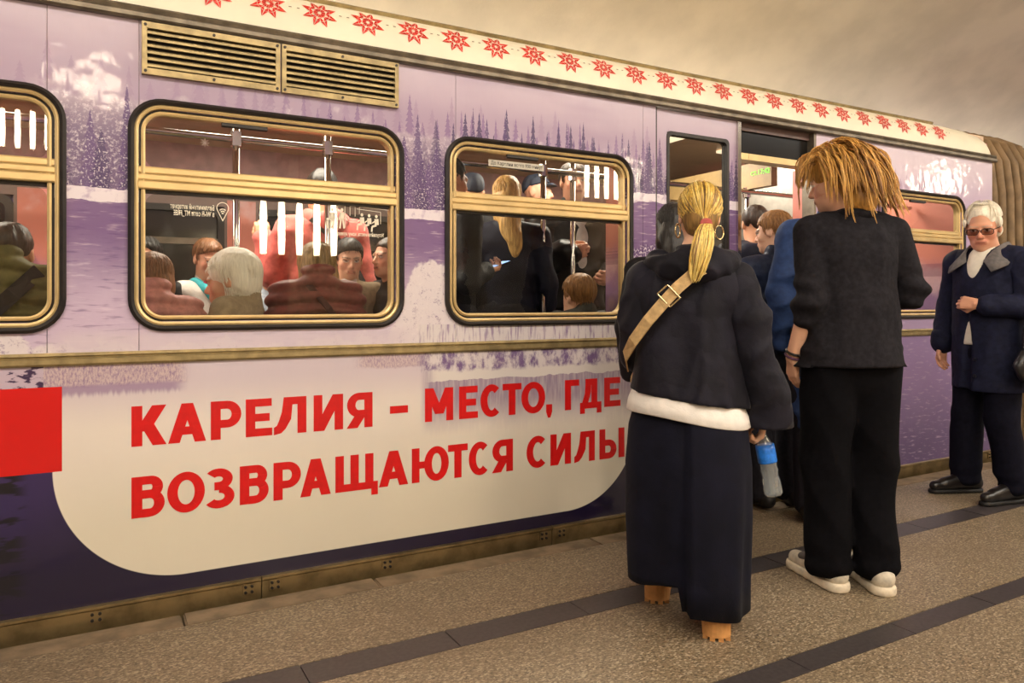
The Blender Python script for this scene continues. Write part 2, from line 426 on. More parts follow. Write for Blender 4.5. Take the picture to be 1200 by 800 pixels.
    return t.set(Base_Color=out, Roughness=.35, Specular_IOR_Level=.4, Coat_Weight=.7, Coat_Roughness=.07)
M_liv = livery()
M_gold = mat('window_brass', (216, 188, 134), .36, .45, var=.10, vs=9, bump=.02, bs=60)
M_gold_d = mat('worn_brass', (158, 140, 100), .42, .5, var=.25, vs=16, bump=.08, bs=60)
M_rub = mat('black_rubber', (34, 27, 24), .5, var=.3, vs=30)
M_glass = glass('window_glass', (.80, .80, .77))
M_glass_d = glass('door_glass', (.72, .72, .70))
M_roof = mat('cream_roof', (232, 224, 202), .42, var=.05, vs=3)
M_drip = mat('drip_metal', (112, 102, 88), .4, .6, var=.3, vs=12)
M_red = mat('red_print', (206, 6, 10), .4, var=.06, vs=30)
M_star = mat('red_star_print', (214, 34, 24), .5, var=.15, vs=40)
M_white = mat('white_print', (236, 226, 206), .5, var=.03)
M_chrome = mat('chrome', (205, 200, 192), .15, 1.0, var=.06)
M_darkin = mat('dark_interior', (40, 33, 31), .6, var=.2)
M_lilac = mat('lilac_door_paint', (176, 152, 190), .3, var=.12, vs=2)
M_steel = mat('sill_steel', (150, 130, 92), .38, .8, var=.3, vs=10, bump=.06, bs=70)

car = tag(empty('metro_car', (2.2, 4.55, 0)), 'purple winter-landscape metro car with a red Cyrillic slogan at the platform', 'metro car')
INV = Matrix.Translation((-2.2, -4.55, 0))
def cp(o):         # child of the car, built in world coordinates
    o.parent = car; o.matrix_parent_inverse = INV; return o
WIN = [(-1.213, -.093), (.108, 1.228), (1.433, 2.546), (4.702, 5.692)]; WZ = (1.09, 1.995)
def panel(x0, x1, z0, z1, holes, name='side_panel', m=M_liv, y0=TY, y1=TY + .055, gap=.0012):
    xs = sorted({x0 + gap, x1 - gap} | {c for h in holes for c in h[:2] if x0 < c < x1}); zs = sorted({z0, z1} | {c for h in holes for c in h[2:] if z0 < c < z1})
    mb = MB()
    for a, b in zip(xs, xs[1:]):
        for c, d in zip(zs, zs[1:]):
            mx_, mz_ = (a + b) / 2, (c + d) / 2
            if any(h[0] < mx_ < h[1] and h[2] < mz_ < h[3] for h in holes): continue
            mb.box(a, b, y0, y1, c, d)
    return cp(mb.build(name, m))
IN = .038
HO = [(a + IN, b - IN, WZ[0] + IN, WZ[1] - IN) for a, b in WIN]
for x0, x1 in ((-1.6, -.154), (-.154, .147), (.147, 1.49), (1.49, 2.62), (2.62, 2.712), (4.03, 4.62), (4.62, 6.07)):
    panel(x0, x1, 1.0, 2.30, HO)
for x0, x1 in ((-1.6, 2.712), (4.03, 6.07)):
    panel(x0, x1, .066, .99, [])
# ---------------------------------------------------------------- windows
M_wseal = M_rub
def window(i, x0, x1, hopper=False):
    z0, z1 = WZ
    mb = MB(); ring(mb, rrect(x0, x1, z0, z1, .125), rrect(x0 + .022, x1 - .022, z0 + .022, z1 - .022, .105), TY - .012, TY + .02, .008)
    g = cp(mb.build('window_gasket', M_rub, smooth=True, sharp=40))
    mb = MB(); ring(mb, rrect(x0 + .0215, x1 - .0215, z0 + .0215, z1 - .0215, .105), rrect(x0 + .037, x1 - .037, z0 + .037, z1 - .037, .09), TY - .006, TY + .03, .004)
    mb.build('outer_frame', M_gold, g)
    mb = MB(); ring(mb, rrect(x0 + .036, x1 - .036, z0 + .036, z1 - .036, .09), rrect(x0 + .047, x1 - .047, z0 + .047, z1 - .047, .08), TY + .014, TY + .04)
    mb.build('frame_groove', M_rub, g)
    mb = MB(); ring(mb, rrect(x0 + .0465, x1 - .0465, z0 + .0465, z1 - .0465, .08), rrect(x0 + .061, x1 - .061, z0 + .061, z1 - .061, .065), TY + .002, TY + .045, .004)
    mb.build('inner_frame', M_gold, g)
    # sliding-light sash: three brass bars with dark joints
    a, b = x0 + .036, x1 - .036
    for za, zb, yy in ((1.703, 1.731, .004), (1.676, 1.701, -.004), (1.642, 1.674, -.010)):
        MB().ext([(TY + .045, za), (TY + yy + .004, za), (TY + yy, za + .005), (TY + yy, zb - .005), (TY + yy + .004, zb), (TY + .045, zb)], a, b).build('transom_bar', M_gold, g)
    box('transom_core', (a, b, TY + .02, TY + .05, 1.630, 1.728), M_rub, g)
    xa, xb = x0 + .058, x1 - .058
    mb = MB(); slab(mb, rrect(xa, xb, 1.728, z1 - .058, .05, 6), TY + .024, TY + .028); mb.build('upper_pane', M_glass, g)
    mb = MB(); slab(mb, rrect(xa, xb, z0 + .058, 1.634, .06, 6), TY + .024, TY + .028); mb.build('lower_pane', M_glass, g)
    # dark finger catch at the top of the vent light
    cx = x0 + .43
    MB().ext([(TY + .02, z1 - .056), (TY + .005, z1 - .058), (TY + .005, z1 - .074), (TY + .02, z1 - .078)], cx - .09, cx + .09).build('vent_catch', M_rub, g)
    return g
wins = [window(i, *W) for i, W in enumerate(WIN)]
# ---------------------------------------------------------------- belt moulding, sill rail with bolted plates, drip rail
for xa, xb in ((-1.6, 2.712), (4.03, 6.07)):
    cp(MB().ext([(TY + .02, .966), (TY - .010, .968), (TY - .016, .976), (TY - .016, .994), (TY - .008, .997), (TY - .008, 1.002), (TY - .018, 1.006), (TY - .012, 1.016), (TY + .02, 1.017)], xa, xb).build('belt_moulding', M_gold_d))
joints = [-1.6, .60, 2.02, 3.36, 4.7, 6.05]
for a, b in zip(joints, joints[1:]):
    s = cp(MB().ext([(TY + .03, -.08), (TY - .012, -.08), (TY - .016, .05), (TY - .022, .056), (TY - .022, .066), (TY + .03, .068)], a + .002, b - .002).build('sill_rail', M_steel))
    mid = [a + .03, b - .075] + ([-.02, 1.12] if a < 1 else [])
    for xx in mid:
        if not a < xx < b - .04: continue
        p = box('bolt_plate', (xx, xx + .045, TY - .022, TY - .01, .008, .05), M_steel, s)
        for bx in (.01, .035):
            for bz in (.018, .04):
                MB().tube([(xx + bx, TY - .03, bz), (xx + bx, TY - .02, bz)], .006, 6).build('bolt', M_rub, s)
cp(MB().ext([(TY + .06, -1.0), (TY + .02, -1.0), (TY + .02, .07), (TY + .06, .07)], -1.6, 6.05).build('underframe_skirt', M_darkin))
cp(MB().ext([(TY + .03, 2.29), (TY - .022, 2.288), (TY - .03, 2.296), (TY - .03, 2.312), (TY - .02, 2.318), (TY - .026, 2.332), (TY - .018, 2.342), (TY + .03, 2.345)], -1.6, 6.09).build('drip_rail', M_drip))
# ---------------------------------------------------------------- roof with printed stars
RP = [(TY - .006, 2.335), (TY - .004, 2.38), (TY + .003, 2.425), (TY + .017, 2.465), (TY + .040, 2.497), (TY + .075, 2.522), (TY + .13, 2.545), (TY + .25, 2.585), (TY + .5, 2.635), (TY + .9, 2.68), (TY + 1.35, 2.70)]
full = RP + [(2 * (TY + 1.35) - y, z) for y, z in RP[-2::-1]]
v = []; f = []; n = len(full)
RX = [(-1.6, 1.0), (2.0, 1.0), (5.55, 1.0), (5.8, .97), (5.95, .90), (6.04, .77), (6.085, .55), (6.095, .25)]
for x, k in RX:
    v += [(x, TY + 1.35 + (y - TY - 1.35) * (1 - .04 * (1 - k)), 2.335 + (z - 2.335) * k) for y, z in full]
for j in range(len(RX) - 1):
    for i in range(n - 1): f.append([j * n + i, j * n + i + 1, (j + 1) * n + i + 1, (j + 1) * n + i])
f.append([(len(RX) - 1) * n + i for i in range(n)])
roof = cp(mesh('roof', v, f, M_roof, smooth=True))
cp(MB().ext([(TY + .098, 2.530), (TY + .088, 2.545), (TY + .096, 2.552), (TY + .14, 2.560), (TY + .14, 2.545)], -1.6, 5.45).build('roof_gutter', M_gold_d))
# star: eight points, a lattice of fine lines left white, small dashes between
def on_roof(u):     # arc length up the roof from its foot -> (y, z), lifted a hair off the surface
    L = 0
    for (y0, z0), (y1, z1) in zip(RP, RP[1:]):
        d = math.hypot(y1 - y0, z1 - z0)
        if u <= L + d:
            k = (u - L) / d; ny, nz = -(z1 - z0) / d, (y1 - y0) / d
            return (y0 + (y1 - y0) * k + ny * .0028, z0 + (z1 - z0) * k + nz * .0028)
        L += d
    return RP[-1]
def roof_patch(mb, poly, cell=.012):
    """a flat outline (x, u) cut in u-rows so that it follows the roof's curve"""
    bm = bmesh.new(); vs = [bm.verts.new((x, u, 0)) for x, u in poly]; bm.faces.new(vs)
    u = min(p[1] for p in poly); u1 = max(p[1] for p in poly)
    u = math.ceil(u / cell) * cell
    while u < u1:
        bmesh.ops.bisect_plane(bm, geom=bm.verts[:] + bm.edges[:] + bm.faces[:], plane_co=(0, u, 0), plane_no=(0, 1, 0)); u += cell
    bm.verts.index_update()
    mb.add([(v.co.x, *on_roof(v.co.y)) for v in bm.verts], [[v.index for v in q.verts] for q in bm.faces]); bm.free()
def star_mesh():
    mb = MB(); U = .122; R = .074
    tri = []
    def q(*p): roof_patch(mb, [(x * R, U + u * R) for x, u in p])
    for k in range(8):
        a = math.pi / 4 * k + math.pi / 8; L = 1.06 if k in (0, 3, 4, 7) else .98
        P = lambda r, d: (r * math.cos(a + d) * 1.02, r * math.sin(a + d) * .96)
        for s_ in (-1, 1):                      # each ray in two halves, a fine white line between, a white lozenge left out
            o = lambda *p: q(*(p if s_ > 0 else p[::-1]))
            o(P(.10, s_ * .10), P(.30, s_ * .05), P(.36, s_ * .20), P(.30, s_ * .36), P(.12, s_ * .37))
            o(P(.42, s_ * .22), P(.52, s_ * .045), P(.60, s_ * .04), P(.57, s_ * .36), P(.36, s_ * .37))
            o(P(.63, s_ * .04), P(L, s_ * .006), P(L, s_ * .012), P(.60, s_ * .34))
    return mb
st0 = None
SM = star_mesh()
for i in range(25):
    x = .197 + .2165 * i
    if st0 is None: st0 = SM.build('printed_star', M_star, roof); o = st0
    else: o = st0.copy(); COL.objects.link(o)
    o.location = (x, 0, 0)
for i in range(25):
    if i == 0:
        mb = MB()
        for dx_ in (-.022, .012): roof_patch(mb, [(dx_, .124), (dx_ + .012, .124), (dx_ + .012, .128), (dx_, .128)])
        d0 = mb.build('printed_dash', mat('grey_dash', (120, 108, 90), .6), roof); o = d0
    else: o = d0.copy(); COL.objects.link(o)
    o.location = (.305 + .2165 * i, 0, 0)
# ---------------------------------------------------------------- louvred ventilation grilles
M_void = mat('vent_void', (22, 18, 16), .9)
for gx0, gx1 in ((.156, .674), (.681, 1.197)):
    z0, z1 = 2.082, 2.284
    mb = MB(); mb.box(gx0, gx1, TY - .022, TY, z0, z0 + .024).box(gx0, gx1, TY - .022, TY, z1 - .024, z1).box(gx0, gx0 + .018, TY - .022, TY, z0 + .024, z1 - .024).box(gx1 - .018, gx1, TY - .022, TY, z0 + .024, z1 - .024)
    g = cp(mb.build('ventilation_grille', M_gold_d))
    box('grille_back', (gx0 + .01, gx1 - .01, TY - .003, TY - .001, z0 + .01, z1 - .01), M_void, g)
    for i in range(6):
        zz = z0 + .030 + i * .0255
        MB().ext([(TY - .020, zz), (TY - .017, zz - .001), (TY - .003, zz + .014), (TY - .006, zz + .017), (TY - .020, zz + .009)], gx0 + .017, gx1 - .017).build('louvre_slat', M_gold_d, g)
    for bx in (gx0 + .012, (gx0 + gx1) / 2, gx1 - .012):
        for bz in (z0 + .012, z1 - .012): MB().tube([(bx, TY - .026, bz), (bx, TY - .02, bz)], .006, 6).build('screw', M_rub, g)
# ---------------------------------------------------------------- slogan letters
LT = .0375; LH = .032
def stroke(mb, xa, ya, xb, yb, h=LT * 1.22):   # a slanted stroke cut level at both ends
    return poly(mb, [(xa - h / 2, ya), (xa + h / 2, ya), (xb + h / 2, yb), (xb - h / 2, yb)])
def poly(mb, p): return slab(mb, p, -.0010 - .00003 * (len(mb.f) % 61), .0005)
def bar(mb, x0, x1, y0, y1): return poly(mb, [(x0, y0), (x1, y0), (x1, y1), (x0, y1)])
def arc(mb, cx, cy, rx, ry, a0, a1, tx=LT, ty=LH, n=16):
    for i in range(n):
        A, B = math.radians(a0 + (a1 - a0) * i / n), math.radians(a0 + (a1 - a0) * (i + 1) / n)
        p = lambda a, k: (cx + (rx - k * tx) * math.cos(a), cy + (ry - k * ty) * math.sin(a))
        poly(mb, [p(A, 0), p(B, 0), p(B, 1), p(A, 1)])
def bowl(mb, x0, x1, y0, y1):    # a D-bowl open to the left
    r = (y1 - y0) / 2; cx = x1 - r * 1.0
    bar(mb, x0, cx, y1 - LH, y1); bar(mb, x0, cx, y0, y0 + LH); arc(mb, cx, (y0 + y1) / 2, x1 - cx, r, -90, 90)
def glyph(ch, W, H):
    m = MB(); T = LT
    if ch == 'К':
        bar(m, 0, T, 0, H); stroke(m, W - T * .72, H, T * 1.0, H * .36, T * 1.35); stroke(m, W - T * .68, 0, W * .42, H * .56, T * 1.3)
    elif ch == 'А':
        stroke(m, T * .6, 0, W / 2, H, T * 1.12); stroke(m, W - T * .6, 0, W / 2, H, T * 1.12); bar(m, W * .26, W * .74, H * .2, H * .2 + LH)
    elif ch == 'Р': bar(m, 0, T, 0, H); bowl(m, T * .9, W, H * .30, H)
    elif ch == 'Е':
        bar(m, 0, T, 0, H)
        for y, k in ((0, 1), (H / 2 - LH / 2, .9), (H - LH, .98)): bar(m, T, W * k, y, y + LH)
    elif ch == 'Л':
        bar(m, W - T, W, 0, H); bar(m, W * .30, W - T, H - LH, H)
        poly(m, [(W * .30, H), (W * .30, H - LH), (W * .30 + T * .95, H - LH), (W * .26 + T * .95, H * .4), (W * .27 + T * .3, H * .14), (W * .22, H * .03), (0, -H * .01), (0, LH * .92), (W * .09, H * .24), (W * .15, H * .36), (W * .24, H * .6)][::-1])
    elif ch == 'И': bar(m, 0, T, 0, H); bar(m, W - T, W, 0, H); stroke(m, T * .6, 0, W - T * .6, H, T * 1.25)
    elif ch == 'Я':
        bar(m, W - T, W, 0, H); r = H * .35; cy = H - r; cx = min(r, W * .5)
        bar(m, cx, W - T, H - LH, H); bar(m, cx, W - T, H - 2 * r, H - 2 * r + LH); arc(m, cx, cy, cx, r, 90, 270); stroke(m, T * .6, 0, W * .52, H * .36, T * 1.3)
    elif ch == '-': bar(m, 0, W, H * .33, H * .33 + LH * 1.05)
    elif ch == 'М':
        bar(m, 0, T * .94, 0, H); bar(m, W - T * .94, W, 0, H); stroke(m, W / 2, H * .22, T * .55, H, T * 1.15); stroke(m, W / 2, H * .22, W - T * .55, H, T * 1.15)
    elif ch == 'С': arc(m, W * .53, H / 2, W * .53, H / 2 * 1.02, 48, 312, n=28)
    elif ch == 'О': arc(m, W / 2, H / 2, W / 2, H / 2 * 1.02, 0, 360, n=36)
    elif ch == 'Т': bar(m, 0, W, H - LH, H); bar(m, W / 2 - T / 2, W / 2 + T / 2, 0, H - LH)
    elif ch == ',': poly(m, [(0, 0), (W * .3, -.03), (W * .7, -.03), (W, 0), (W, T), (0, T)])
    elif ch == 'Г': bar(m, 0, T, 0, H); bar(m, T, W, H - LH, H)
    elif ch == 'Д':
        b = LH
        bar(m, 0, W, 0, b); bar(m, 0, T * .8, -.026, b * .5); bar(m, W - T * .8, W, -.026, b * .5)
        bar(m, W * .80 - T, W * .80, b, H); bar(m, W * .25, W * .80 - T, H - LH, H)
        poly(m, [(W * .25, H), (W * .25, H - LH), (W * .22, H * .5), (W * .10, b), (W * .10 + T, b), (W * .25 + T * .9, H * .55), (W * .25 + T * .95, H - LH)])
    elif ch == 'В':
        bar(m, 0, T, 0, H); bowl(m, T * .9, W * .95, H * .46, H); bowl(m, T * .9, W, 0, H * .46 + LH)
    elif ch == 'З':
        arc(m, W * .44, H * .735, W * .50, H * .275, 142, -90, n=18); arc(m, W * .46, H * .29, W * .54, H * .30, 90, -145, n=20); bar(m, W * .30, W * .5, H * .46, H * .46 + LH)
    elif ch == 'Щ':
        w2 = W - T * .55
        for xx in (0, (w2 - T) / 2, w2 - T): bar(m, xx, xx + T, LH, H)
        bar(m, 0, W, 0, LH); bar(m, W - T * .8, W, -.028, LH * .5)
    elif ch == 'Ю':
        bar(m, 0, T, 0, H); bar(m, T, W * .4, H / 2 - LH / 2, H / 2 + LH / 2); arc(m, W * .665, H / 2, W * .335, H / 2 * 1.02, 0, 360, n=32)
    elif ch == 'Ы': bar(m, 0, T, 0, H); bowl(m, T * .9, W * .68, 0, H * .64); bar(m, W - T, W, 0, H)
    return m
R1 = [('К', 154, 195.5), ('А', 196.5, 242), ('Р', 247, 282.7), ('Е', 288, 319), ('Л', 321, 359), ('И', 367.5, 402), ('Я', 406.7, 436.5), ('-', 457, 478), ('М', 498, 531), ('Е', 538, 560), ('С', 563, 587.6), ('Т', 589, 611), ('О', 611, 638.8), (',', 640, 647), ('Г', 662, 678.6), ('Д', 679.7, 704.7), ('Е', 708, 727)]
R2 = [('В', 154, 193), ('О', 196, 240), ('З', 241, 274.7), ('В', 281, 314.7), ('Р', 320.5, 352.5), ('А', 351.5, 388), ('Щ', 393, 442.7), ('А', 443.6, 478.5), ('Ю', 482.6, 525.8), ('Т', 525, 548), ('С', 549.4, 573.9), ('Я', 577, 601), ('С', 617, 641.5), ('И', 645, 669), ('Л', 673, 697), ('Ы', 702.5, 731.4)]
for row, z0, H in ((R1, .648, .155), (R2, .372, .158)):
    for ch, a, b in row:
        xa, xb = at(a, 500, TY).x, at(b, 500, TY).x
        o = cp(glyph(ch, xb - xa, H).build('slogan_letter', M_red)); o.location = (xa, TY, z0)
# ---------------------------------------------------------------- doorway: left leaf shut, right half open
dm = MB()
X0, X1, LZ0, LZ1 = 2.722, 3.352, .075, 2.285
gx0, gx1, gz0, gz1 = 2.802, 3.275, 1.02, 2.165
mb = MB().box(X0, gx0, TY + .012, TY + .05, LZ0, LZ1).box(gx1, X1 - .014, TY + .012, TY + .05, LZ0, LZ1).box(gx0, gx1, TY + .012, TY + .05, gz1, LZ1).box(gx0, gx1, TY + .012, TY + .05, LZ0, gz0)
leaf = cp(mb.build('door_leaf', M_liv))
mb = MB(); ring(mb, rrect(gx0 - .004, gx1 + .004, gz0 - .004, gz1 + .004, .03), rrect(gx0 + .016, gx1 - .016, gz0 + .016, gz1 - .016, .025), TY + .008, TY + .05)
mb.build('leaf_seal', M_rub, leaf)
mb = MB(); slab(mb, rrect(gx0 + .012, gx1 - .012, gz0 + .012, gz1 - .012, .025), TY + .022, TY + .027); mb.build('leaf_pane', M_glass_d, leaf)
MB().box(X1 - .014, X1 + .012, TY - .004, TY + .06, LZ0, LZ1).build('leaf_edge', M_chrome, leaf)
cp(box('door_post', (2.708, 2.722, TY + .004, TY + .07, .07, 2.29), M_darkin))
cp(box('door_post', (4.012, 4.034, TY - .002, TY + .09, .07, 2.29), M_drip))
cp(box('door_lintel', (3.36, 4.012, TY + .035, TY + .10, 2.245, 2.292), mat('lintel_brown', (96, 74, 70), .5)))
cp(box('destination_box', (3.36, 4.012, TY + .05, TY + .12, 2.108, 2.246), mat('black_screen', (10, 10, 14), .18)))
cp(box('lintel_trim', (3.355, 3.46, TY + .03, TY + .12, 2.070, 2.108), M_gold)); cp(box('lintel_trim', (3.463, 4.012, TY + .03, TY + .12, 2.070, 2.108), M_gold))
cp(box('door_threshold', (2.722, 4.012, TY - .01, TY + .13, .066, .086), M_steel)); cp(box('door_step', (2.73, 4.0, TY + .13, TY + .2, .06, .115), M_gold_d))
# ---------------------------------------------------------------- interior
M_ifl = mat('car_linoleum', (92, 92, 78), .5, var=.15, vs=30)
M_icl = mat('car_ceiling', (206, 178, 148), .45, var=.06)
def printed_wall():
    t = NT('interior_vinyl'); x, y, z = t.xyz(); n = t.noise(None, 7, 4.0)
    c = t.mix(lin(150, 116, 158), lin(206, 126, 108), t.ss(1.25, 1.6, z + (n - .5) * .3))
    c = t.mix(c, lin(224, 190, 190), t.ss(.55, .7, t.noise(None, 3.2, 4.0)) * .6)
    c = t.mix(c, lin(120, 70, 96), trees(t, x, z, 1.42, .1, .05, .2, 3.0) * .5)
    return t.set(Base_Color=c, Roughness=.35)
M_iw = printed_wall()
M_frieze = mat('interior_frieze', (150, 106, 104), .4, var=.2, vs=12)
FY = 5.75
cp(box('car_floor', (-1.6, 6.05, TY + .06, FY + .1, .0, .075), M_ifl))
cp(MB().ext([(TY + .055, 2.30), (TY + .3, 2.42), (TY + .7, 2.47), (TY + 1.9, 2.47), (TY + 2.3, 2.42), (FY + .06, 2.30), (FY + .06, 2.50), (TY + .055, 2.50)], -1.6, 6.05).build('car_ceiling', M_icl))
# far wall: posts and aprons around dark windows and doors, frieze with printed stars above
FW = [(-1.45, -.46), (.0, .82), (1.06, 2.15), (2.35, 3.2), (3.4, 4.3), (4.6, 5.6)]
panel(-1.6, 6.05, .07, 1.98, [(a, b, .98 if b - a > .75 else .3, 1.90) for a, b in FW], 'far_wall', mat('interior_laminate', (126, 104, 96), .45, var=.08), FY, FY + .05, 0)
cp(box('frieze_panel', (-1.6, 6.05, FY - .02, FY + .05, 2.075, 2.33), M_frieze)); cp(box('frieze_trim', (-1.6, 6.05, FY - .03, FY + .05, 1.975, 2.075), mat('salmon_trim', (190, 124, 108), .4)))
for a, b in ((-.44, -.02), (.84, 1.04)): cp(box('printed_panel', (a, b, FY - .008, FY + .002, .2, 1.95), M_iw))
M_dpane = mat('tunnel_glass', (26, 21, 20), .12, var=.2)
for a, b in FW:
    zb = .98 if b - a > .75 else .3
    mb = MB(); ring(mb, rrect(a, b, zb, 1.90, .08), rrect(a + .045, b - .045, zb + .045, 1.855, .05), FY - .015, FY + .05)
    g = cp(mb.build('far_window_frame', M_rub)); mb = MB(); slab(mb, rrect(a + .04, b - .04, zb + .04, 1.86, .05), FY + .02, FY + .026); mb.build('far_pane', M_dpane, g)
    if b - a > .75: box('far_transom', (a + .04, b - .04, FY - .01, FY + .02, 1.62, 1.665), M_drip, g)
cp(box('far_skin', (-1.6, 6.05, FY + .06, FY + .1, -.9, 2.5), M_liv))
for xx in (-1.66, 6.05): cp(box('car_end_wall', (xx, xx + .05, TY + .056, FY + .1, -.9, 2.45), M_iw))
# the salmon partition seen through the third window and the grey inner end by the door
for xx, ww in ((2.575, .03), (4.15, .03)):
    cp(MB().box(xx, xx + ww, TY + .06, TY + .28, .07, 2.1).build('seat_partition', M_iw))
cp(box('vestibule_wall', (5.0, 5.05, 3.85, FY, .07, 2.4), mat('grey_partition', (128, 122, 112), .5)))
cp(box('led_panel', (4.10, 4.16, 3.62, 5.2, 2.02, 2.20), mat('cream_panel', (158, 130, 84), .5)))
text_mesh('led_text', 'ст.17:42', .05, emit('led_green', (70, 190, 10), 3.5), car, (0, 0, 0)).matrix_parent_inverse = INV
led = [o for o in COL.objects if o.name.startswith('led_text')][0]; led.rotation_euler = (0, 0, -math.pi / 2); led.location = (4.095, 3.80, 2.11)
# benches: cushion, back, plinth
M_seat = mat('seat_vinyl', (74, 58, 62), .5, var=.15)
for xa, xb, ya, yb, back in ((-1.5, 2.5, TY + .09, TY + .52, 0), (-1.5, 2.95, FY - .5, FY - .05, 1), (4.7, 6.0, TY + .09, TY + .52, 0)):
    n = max(2, round((xb - xa) / .5))
    for i in range(n):
        a = xa + (xb - xa) * i / n; b = xa + (xb - xa) * (i + 1) / n
        s = cp(box('bench_seat', (a + .006, b - .006, ya, yb, .44, .53), M_seat, bevel=.02))
        yy = (yb - .07, yb) if back else (ya, ya + .07)
        box('seat_back', (a + .006, b - .006, yy[0], yy[1], .54, .98), M_seat, s)
    cp(box('bench_plinth', (xa, xb, ya + .03, yb - .06, .075, .44), M_darkin))
# handrails and poles
for yy in (TY + .62, FY - .62):
    cp(MB().tube([(-1.5, yy, 2.0), (6.0, yy, 2.0)], .017).build('ceiling_handrail', M_chrome, smooth=True))
for xx, yy in ((.60, TY + .62), (1.05, TY + .62), (2.36, TY + .62), (2.6, TY + .66), (4.12, TY + .66), (4.12, FY - .62), (3.7, 4.45)):
    p = cp(MB().tube([(xx, yy, .07), (xx, yy, 2.42)], .017).build('grab_pole', M_chrome, smooth=True))
    MB().tube([(xx, yy, 1.965), (xx, yy, 2.035)], .028).build('pole_clamp', M_chrome, p)
cp(MB().tube([(3.7, 4.45, 1.99), (4.4, 4.45, 1.99)], .02).build('ceiling_handrail', M_chrome, smooth=True))
# lamps of the car: two rows of diffusers
M_diff = emit('car_lamp', (255, 236, 200), 2.2)
for xx in (-1.2, 1.0, 3.2, 5.2): cp(box('ceiling_lamp', (xx - .7, xx + .7, 4.05, 4.55, 2.445, 2.465), M_diff))
# ---------------------------------------------------------------- stickers on the second window, printed to be read from inside
YG = TY + .0225
g2 = wins[1]
text_mesh('wifi_sticker', 'Безлимитный интернет', .0285, M_white, g2, (at(200, 240, TY).x, YG, at(200, 243, TY).z), True, at(252, 243, TY).x - at(200, 240, TY).x, .0006)
text_mesh('wifi_sticker', 'в Wi-Fi сети MT_FREE', .0285, M_white, g2, (at(204, 247, TY).x, YG, at(204, 250, TY).z - .003), True, at(252, 243, TY).x - at(204, 240, TY).x, .0006)
cx, cz = at(262, 243, TY).x, at(262, 243, TY).z
mb = MB(); drop = [(cx + .024 * math.cos(a), cz + .024 * math.sin(a)) for a in [math.radians(-30 + 240 * i / 20) for i in range(21)]] + [(cx, cz - .055)]
drop2 = [(cx + (x - cx) * .88, cz - .004 + (z - cz + .004) * .88) for x, z in drop]
ring(mb, drop, drop2, YG, YG + .001)
for r_ in (.007, .013, .019):
    for i in range(8):
        A, B = math.radians(50 + 10 * i), math.radians(60 + 10 * i); q = lambda a, r: (cx + r * math.cos(a), cz - .03 + r * 1.5 * math.sin(a))
        slab(mb, [q(A, r_), q(B, r_), q(B, r_ - .003), q(A, r_ - .003)], YG, YG + .001)
mb.build('wifi_emblem', M_white, g2)
# pictogram of standing and seated passengers inside drawn door and window outlines
mb = MB()
def pic(px, py): p = at(px, py, TY); return (p.x, p.z)
def ps(*pts, w=.0022):
    q = [pic(*p) for p in pts]
    for (a, b), (c, d) in zip(q, q[1:]):
        L = math.hypot(c - a, d - b) or 1; nx, nz = -(d - b) / L * w / 2, (c - a) / L * w / 2
        slab(mb, [(a + nx, b + nz), (c + nx, d + nz), (c - nx, d - nz), (a - nx, b - nz)], YG, YG + .001)
def disc(px, py, r):
    a, b = pic(px, py); slab(mb, [(a + r * math.cos(t * math.pi / 5), b + r * 1.2 * math.sin(t * math.pi / 5)) for t in range(10)], YG, YG + .001)
for bx, h in ((391, 0), (402.5, 1)):
    disc(bx, 245, .0062); ps((bx, 248), (bx, 256), w=.02); ps((bx - 1, 255), (bx - 1.5 - h, 267), w=.0075); ps((bx + 1, 255), (bx + 1.5 + h, 267), w=.0075); ps((bx - 2.2, 249), (bx - 3.4, 257), w=.005); ps((bx + 2.2, 249), (bx + 3.2 + h * 3, 257 + h), w=.005)
disc(385.5, 256, .005); ps((386, 258), (386, 267), w=.012)
for bx, by in ((426, 252), (434.5, 253), (443, 254)):
    disc(bx, by - 1, .0062); ps((bx, by + 2), (bx + .5, by + 9), w=.019); ps((bx, by + 9.5), (bx - 5, by + 11), w=.009); ps((bx - 5, by + 11), (bx - 5.5, by + 17), w=.007); ps((bx - 1, by + 4), (bx - 5, by + 7), w=.005)
ps((387, 268), (387, 239), (396, 239), (396, 267)); ps((397.5, 266), (397.5, 240), (406, 240), (406, 266)); ps((410, 259), (421, 260)); ps((412, 252), (412, 241), (418, 241), (418, 253)); ps((420, 244), (448, 248), (448, 262)); ps((423, 250), (423, 241.5), (460, 246))
mb.build('pictogram_sticker', M_white, g2)
text_mesh('pictogram_text', 'Уступайте места, кому нужно', .022, M_white, g2, (at(397, 273, TY).x, YG, at(397, 274, TY).z - .003), True, at(452, 243, TY).x - at(397, 240, TY).x, .0006)
# snowflake emblem with two lines on the vent light
mb = MB(); cx, cz = pic(241, 166)
for k in range(4):
    a = math.pi * k / 4; dx_, dz_ = .017 * math.cos(a), .017 * math.sin(a); w_ = .0014
    slab(mb, [(cx - dx_ - dz_ * .07, cz - dz_ + dx_ * .07), (cx + dx_ - dz_ * .07, cz + dz_ + dx_ * .07), (cx + dx_ + dz_ * .07, cz + dz_ - dx_ * .07), (cx - dx_ + dz_ * .07, cz - dz_ - dx_ * .07)], YG, YG + .001)
mb.build('snowflake_emblem', mat('faded_print', (170, 150, 140), .5), g2)
# paper strip on the vent light of the third window
sx0, sx1 = at(575, 187, TY).x, at(640, 195, TY).x; sz = at(575, 187, TY).z - .012
s = MB().box(sx0, sx1, YG, YG + .001, sz - .014, sz + .018).build('paper_strip', mat('strip_paper', (190, 184, 170), .6), wins[2])
text_mesh('strip_text', 'До Карелии всего 930 минут', .024, mat('ink', (40, 36, 40), .6), wins[2], (sx0 + .012, YG - .0008, sz - .005), False, (sx1 - sx0) - .02, .0003)
